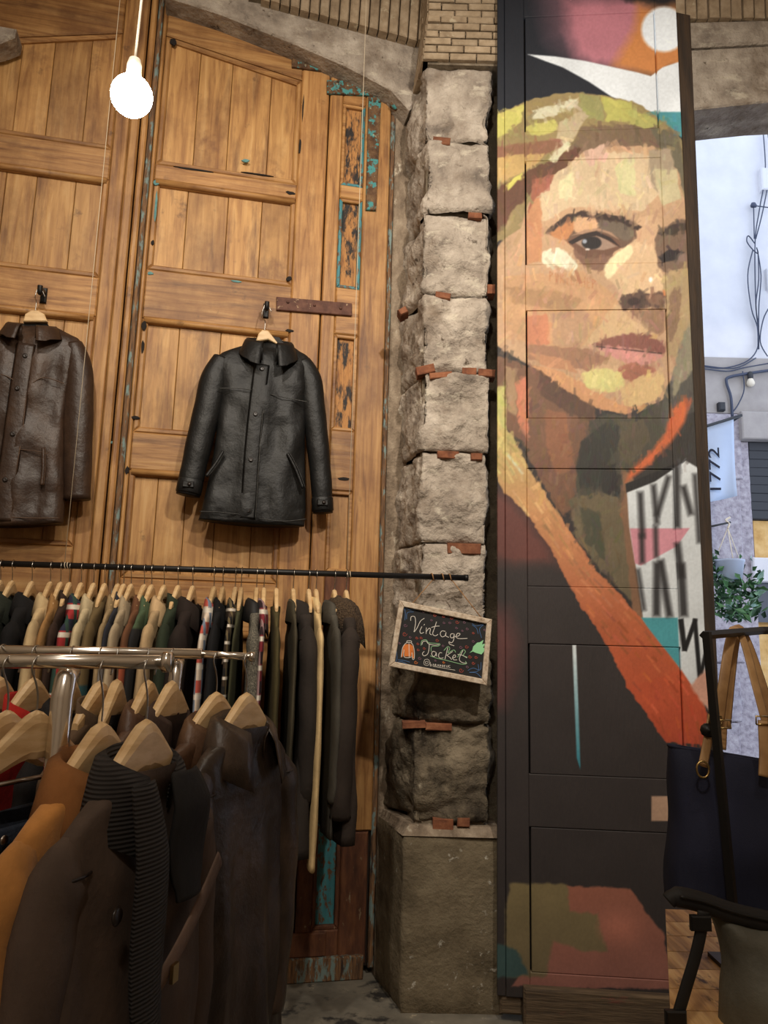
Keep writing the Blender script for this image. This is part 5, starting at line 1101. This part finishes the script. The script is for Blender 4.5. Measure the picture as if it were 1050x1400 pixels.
lm = MB().add([(0, 0, 0), (.022, .006, .012), (.045, .0, 0), (.022, .006, -.012), (.022, -.002, 0)], [(0, 1, 4), (1, 2, 4), (2, 3, 4), (3, 0, 4)])
src = [lm.build('leaf', m, hp) for m in LM]
for k in range(290):
    a = rnd.uniform(0, 2 * math.pi); d = rnd.random() ** .6 * .17; z = rnd.uniform(-.38, -.1) if rnd.random() < .86 else rnd.uniform(-.1, .04); k3 = rnd.choice((0, 0, 1, 1, 2))
    if z > -.13: d = .1 + rnd.random() * .05; a = rnd.uniform(-.5, 3.6)
    o = src[k3] if k < 3 and k == k3 else src[k3].copy()
    if o.name not in col.objects: col.objects.link(o)
    o.parent = hp; o.location = c + Vector((d * math.cos(a) + .03, d * math.sin(a), z)); o.rotation_euler = (rnd.uniform(0, 6), rnd.uniform(-1, 1), rnd.uniform(0, 6)); s_ = rnd.uniform(1.2, 2.1); o.scale = (s_, s_, s_)

# ------------------------------------------------------------------ bag stand, tote, grey bag and plank table at the right
BY = 1.9
st = tag(empty('bag_stand', (P(1000, 1235, BY).x, BY, 0)), 'thin black metal stand carrying the navy tote', 'stand')
R3 = lambda o, x, y, Y: P(x, y, Y) - o.location
a, b = R3(st, 966, 864, BY - .115), R3(st, 1002, 1240, BY - .115)
MB().tube([a, b, Vector((b.x + .01, b.y, .745))], .0115, 4, up=(1, 0, 0)).build('upright', M['black_metal'], st)
MB().tube([a + Vector((-.008, 0, -.008)), R3(st, 1042, 862, BY + .12), R3(st, 1100, 862, BY + .2)], .010, 4, up=(0, 0, 1)).build('arm', M['black_metal'], st)
q = MB().lathe([(.001, 0), (.016, .001), (.016, .012), (.007, .016), (.001, .02)], seg=10); kq = R3(st, 966, 998, BY - .07); q.v = [(kq.x + x_, kq.y - z_, kq.z + y_) for x_, y_, z_ in q.v]; q.build('wing_knob', M['black_metal'], st, True)
MB().box(-.02, .3, -.1, .1, .7405, .75).build('foot_plate', M['black_metal'], st)
tote = tag(empty('tote_bag', P(990, 1232, BY)), 'navy blue canvas tote bag with tan leather straps hanging on the black stand', 'bag')
M['navy'] = cloth('navy_canvas', (32, 35, 54), .8, .1, 220); M['tan_leather'] = mat('tan_strap_leather', [(136, 100, 62), (164, 126, 82), (180, 142, 98)], (1, 1, 1), 14, 5, .5, .1)
LB, RB_ = [R3(tote, x, y, BY) for x, y in ((915, 1017), (915, 1060), (919, 1120), (913, 1180), (914, 1226))], [R3(tote, x, y, BY) for x, y in ((1112, 1050), (1114, 1080), (1114, 1130), (1112, 1190), (1104, 1248))]
Ls, Rs = spline(LB, 5), spline(RB_, 5); rows = []
for k in range(len(Ls)):
    f_ = k / (len(Ls) - 1); dep = .035 + .05 * math.sin(min(1, f_ * 1.25) * math.pi * .6)
    rows.append([tuple(Ls[k].lerp(Rs[k], (1 - math.cos(R(a))) / 2) + Vector((0, -dep * math.copysign(abs(math.sin(R(a))) ** .5, math.sin(R(a))) + .008 * noise.noise(Vector((a * .02, f_ * 4, 1))), -.012 * math.sin(R(a) / 2) * (f_ > .95)))) for a in range(0, 360, 9)])
MB().rings(rows[::-1], True, False).build('body', M['navy'], tote, True)
MB().tube([Vector(rows[0][i]) + Vector((0, 0, -.004)) for i in list(range(0, 40)) + [0]], [(.004, .003)] * 41, 6, cap=False).build('top_hem', M['navy'], tote, True)
MB().tube([Vector(rows[1][i]) + Vector((0, -.001, -.02)) for i in range(1, 20)], .0016, 5).build('stitch_line', flat('navy_stitch', (52, 56, 78), .9), tote, True)
def belt(name, pts, w_=.013, th_=.0025, Y=None):
    P3 = spline([R3(tote, x, y, Y_) for x, y, Y_ in pts], 6); return MB().tube(P3, [(th_, w_)] * len(P3), 8, up=(0, -1, 0)).build(name, M['tan_leather'], tote, True)
s1 = belt('strap', [(983, 985, BY - .05), (990, 930, BY - .04), (998, 880, BY), (1006, 861, BY + .04), (1018, 880, BY + .02), (1034, 940, BY - .03), (1050, 1000, BY - .05)])
s2 = belt('strap', [(992, 995, BY + .02), (998, 930, BY + .04), (1004, 880, BY + .06), (1010, 860, BY + .07), (1024, 885, BY + .06), (1046, 950, BY + .04), (1064, 1010, BY + .04)])
belt('strap_end', [(974, 978, BY - .06), (968, 1010, BY - .075), (961, 1048, BY - .085)], .011)
belt('strap_end', [(988, 985, BY - .03), (986, 1024, BY - .05)], .012)
belt('strap_end', [(1044, 985, BY - .07), (1046, 1030, BY - .08), (1045, 1062, BY - .09)], .014)
for x, y in ((978, 985), (991, 990), (1042, 985)):
    c = R3(tote, x, y, BY - .075); MB().tube([c + Vector((-.014, 0, -.009)), c + Vector((.014, 0, -.009)), c + Vector((.014, 0, .009)), c + Vector((-.014, 0, .009)), c + Vector((-.014, 0, -.009))], .0022, 6).build('buckle', M['brass'], tote, True)
c = R3(tote, 961, 1052, BY - .095); MB().tube([c + Vector((.014 * math.cos(R(a)), 0, .018 * math.sin(R(a)))) for a in range(0, 361, 24)], .0026, 6, cap=False).build('ring', M['brass'], tote, True)
# table of rough planks
TZ = .74
tb = tag(empty('plank_table', (1.2, 2.0, 0)), 'low table of pale knotty planks under the grey bag', 'table')
M['plank'] = mat('knotty_pale_plank', [(120, 82, 44), (188, 144, 88), (220, 184, 126)], (12, 1.2, 6), 2.6, 6, .6, .15, [((74, 44, 24), (5, 2, 5), 3, .56, .64)], vary=.12)
tl_, tr_ = Pz(910, 1250, TZ), Pz(918, 1415, TZ)
for k in range(8):
    y0 = 1.5 + k * .105; xl_ = tl_.x + (tr_.x - tl_.x) * (tl_.y - y0) / (tl_.y - tr_.y)
    xm_ = xl_ + (tl_.x - tr_.x) / (tl_.y - tr_.y) * .102
    q = MB().add([(a_, b_, c_) for c_ in (TZ - .03, TZ) for a_, b_ in ((xl_ - 1.2, y0 - 2), (1.0, y0 - 2), (1.0, y0 - 1.898), (xm_ - 1.2, y0 - 1.898))], [(3, 2, 1, 0), (4, 5, 6, 7), (0, 1, 5, 4), (1, 2, 6, 5), (2, 3, 7, 6), (3, 0, 4, 7)]); q.build('plank', M['plank'], tb)
for x, y in ((.95, 1.6), (.95, 2.25), (2.1, 1.6), (2.1, 2.25)): MB().box(x - 1.23, x - 1.17, y - 2.03, y - 1.97, 0, TZ - .03).build('leg', M['post'], tb)
# grey bag with black zip and strap
gb = tag(empty('grey_bag', Pz(1040, 1400, TZ)), 'slouching grey green nylon bag with black zip on the plank table', 'bag')
M['nylon'] = cloth('grey_green_nylon', (96, 94, 84), .6, .25, 30); GY = 1.66
Ls = spline([R3(gb, x, y, GY) for x, y in ((968, 1246), (984, 1275), (990, 1320), (986, 1370), (990, 1425))], 6); Rs = spline([R3(gb, x, y, GY) for x, y in ((1180, 1290), (1200, 1310), (1210, 1350), (1210, 1390), (1205, 1440))], 6); rows = []
for k in range(len(Ls)):
    f_ = k / (len(Ls) - 1); dep = .02 + .07 * math.sin(min(1, f_ * 1.4) * math.pi / 2)
    rows.append([tuple(Ls[k].lerp(Rs[k], (1 - math.cos(R(a))) / 2) + Vector((0, -dep * math.copysign(abs(math.sin(R(a))) ** .7, math.sin(R(a))) + .03 * noise.noise(Vector((a * .03, f_ * 3, 5))), .0))) for a in range(0, 360, 9)])
MB().rings(rows[::-1], True, True).build('body', M['nylon'], gb, True)
zt = [R3(gb, x, y, GY - .02) for x, y in ((914, 1232), (925, 1226), (960, 1234), (1000, 1248), (1060, 1262), (1180, 1290))]
zp_ = MB().tube(spline(zt, 5), [(.016, .014)] * 5 + [(.02, .018)] * 21, 10, up=(0, 0, 1)).build('zip_flap', M['lining'], gb, True)
MB().tube(spline([p + Vector((0, -.02, .006)) for p in zt[1:]], 5), .003, 5).build('zip', M['black_metal'], zp_, True)
s_ = MB().tube(spline([R3(gb, x, y, GY - .05) for x, y in ((962, 1246), (958, 1275), (950, 1310), (938, 1350), (924, 1400), (918, 1440))], 6), [(.004, .012)] * 31, 8, up=(0, -1, 0)).build('carry_strap', M['lining'], gb, True)
for x, y in ((958, 1262), (924, 1392)):
    c = R3(gb, x, y, GY - .055); MB().box(c.x - .02, c.x + .02, c.y - .006, c.y + .006, c.z - .014, c.z + .014, .003).build('strap_slider', M['black_metal'], s_)
MB().tube([tuple(Vector(rows[k][12]) + Vector((0, -.004, 0))) for k in range(2, len(rows))], .002, 5).build('seam', M['lining'], gb, True)
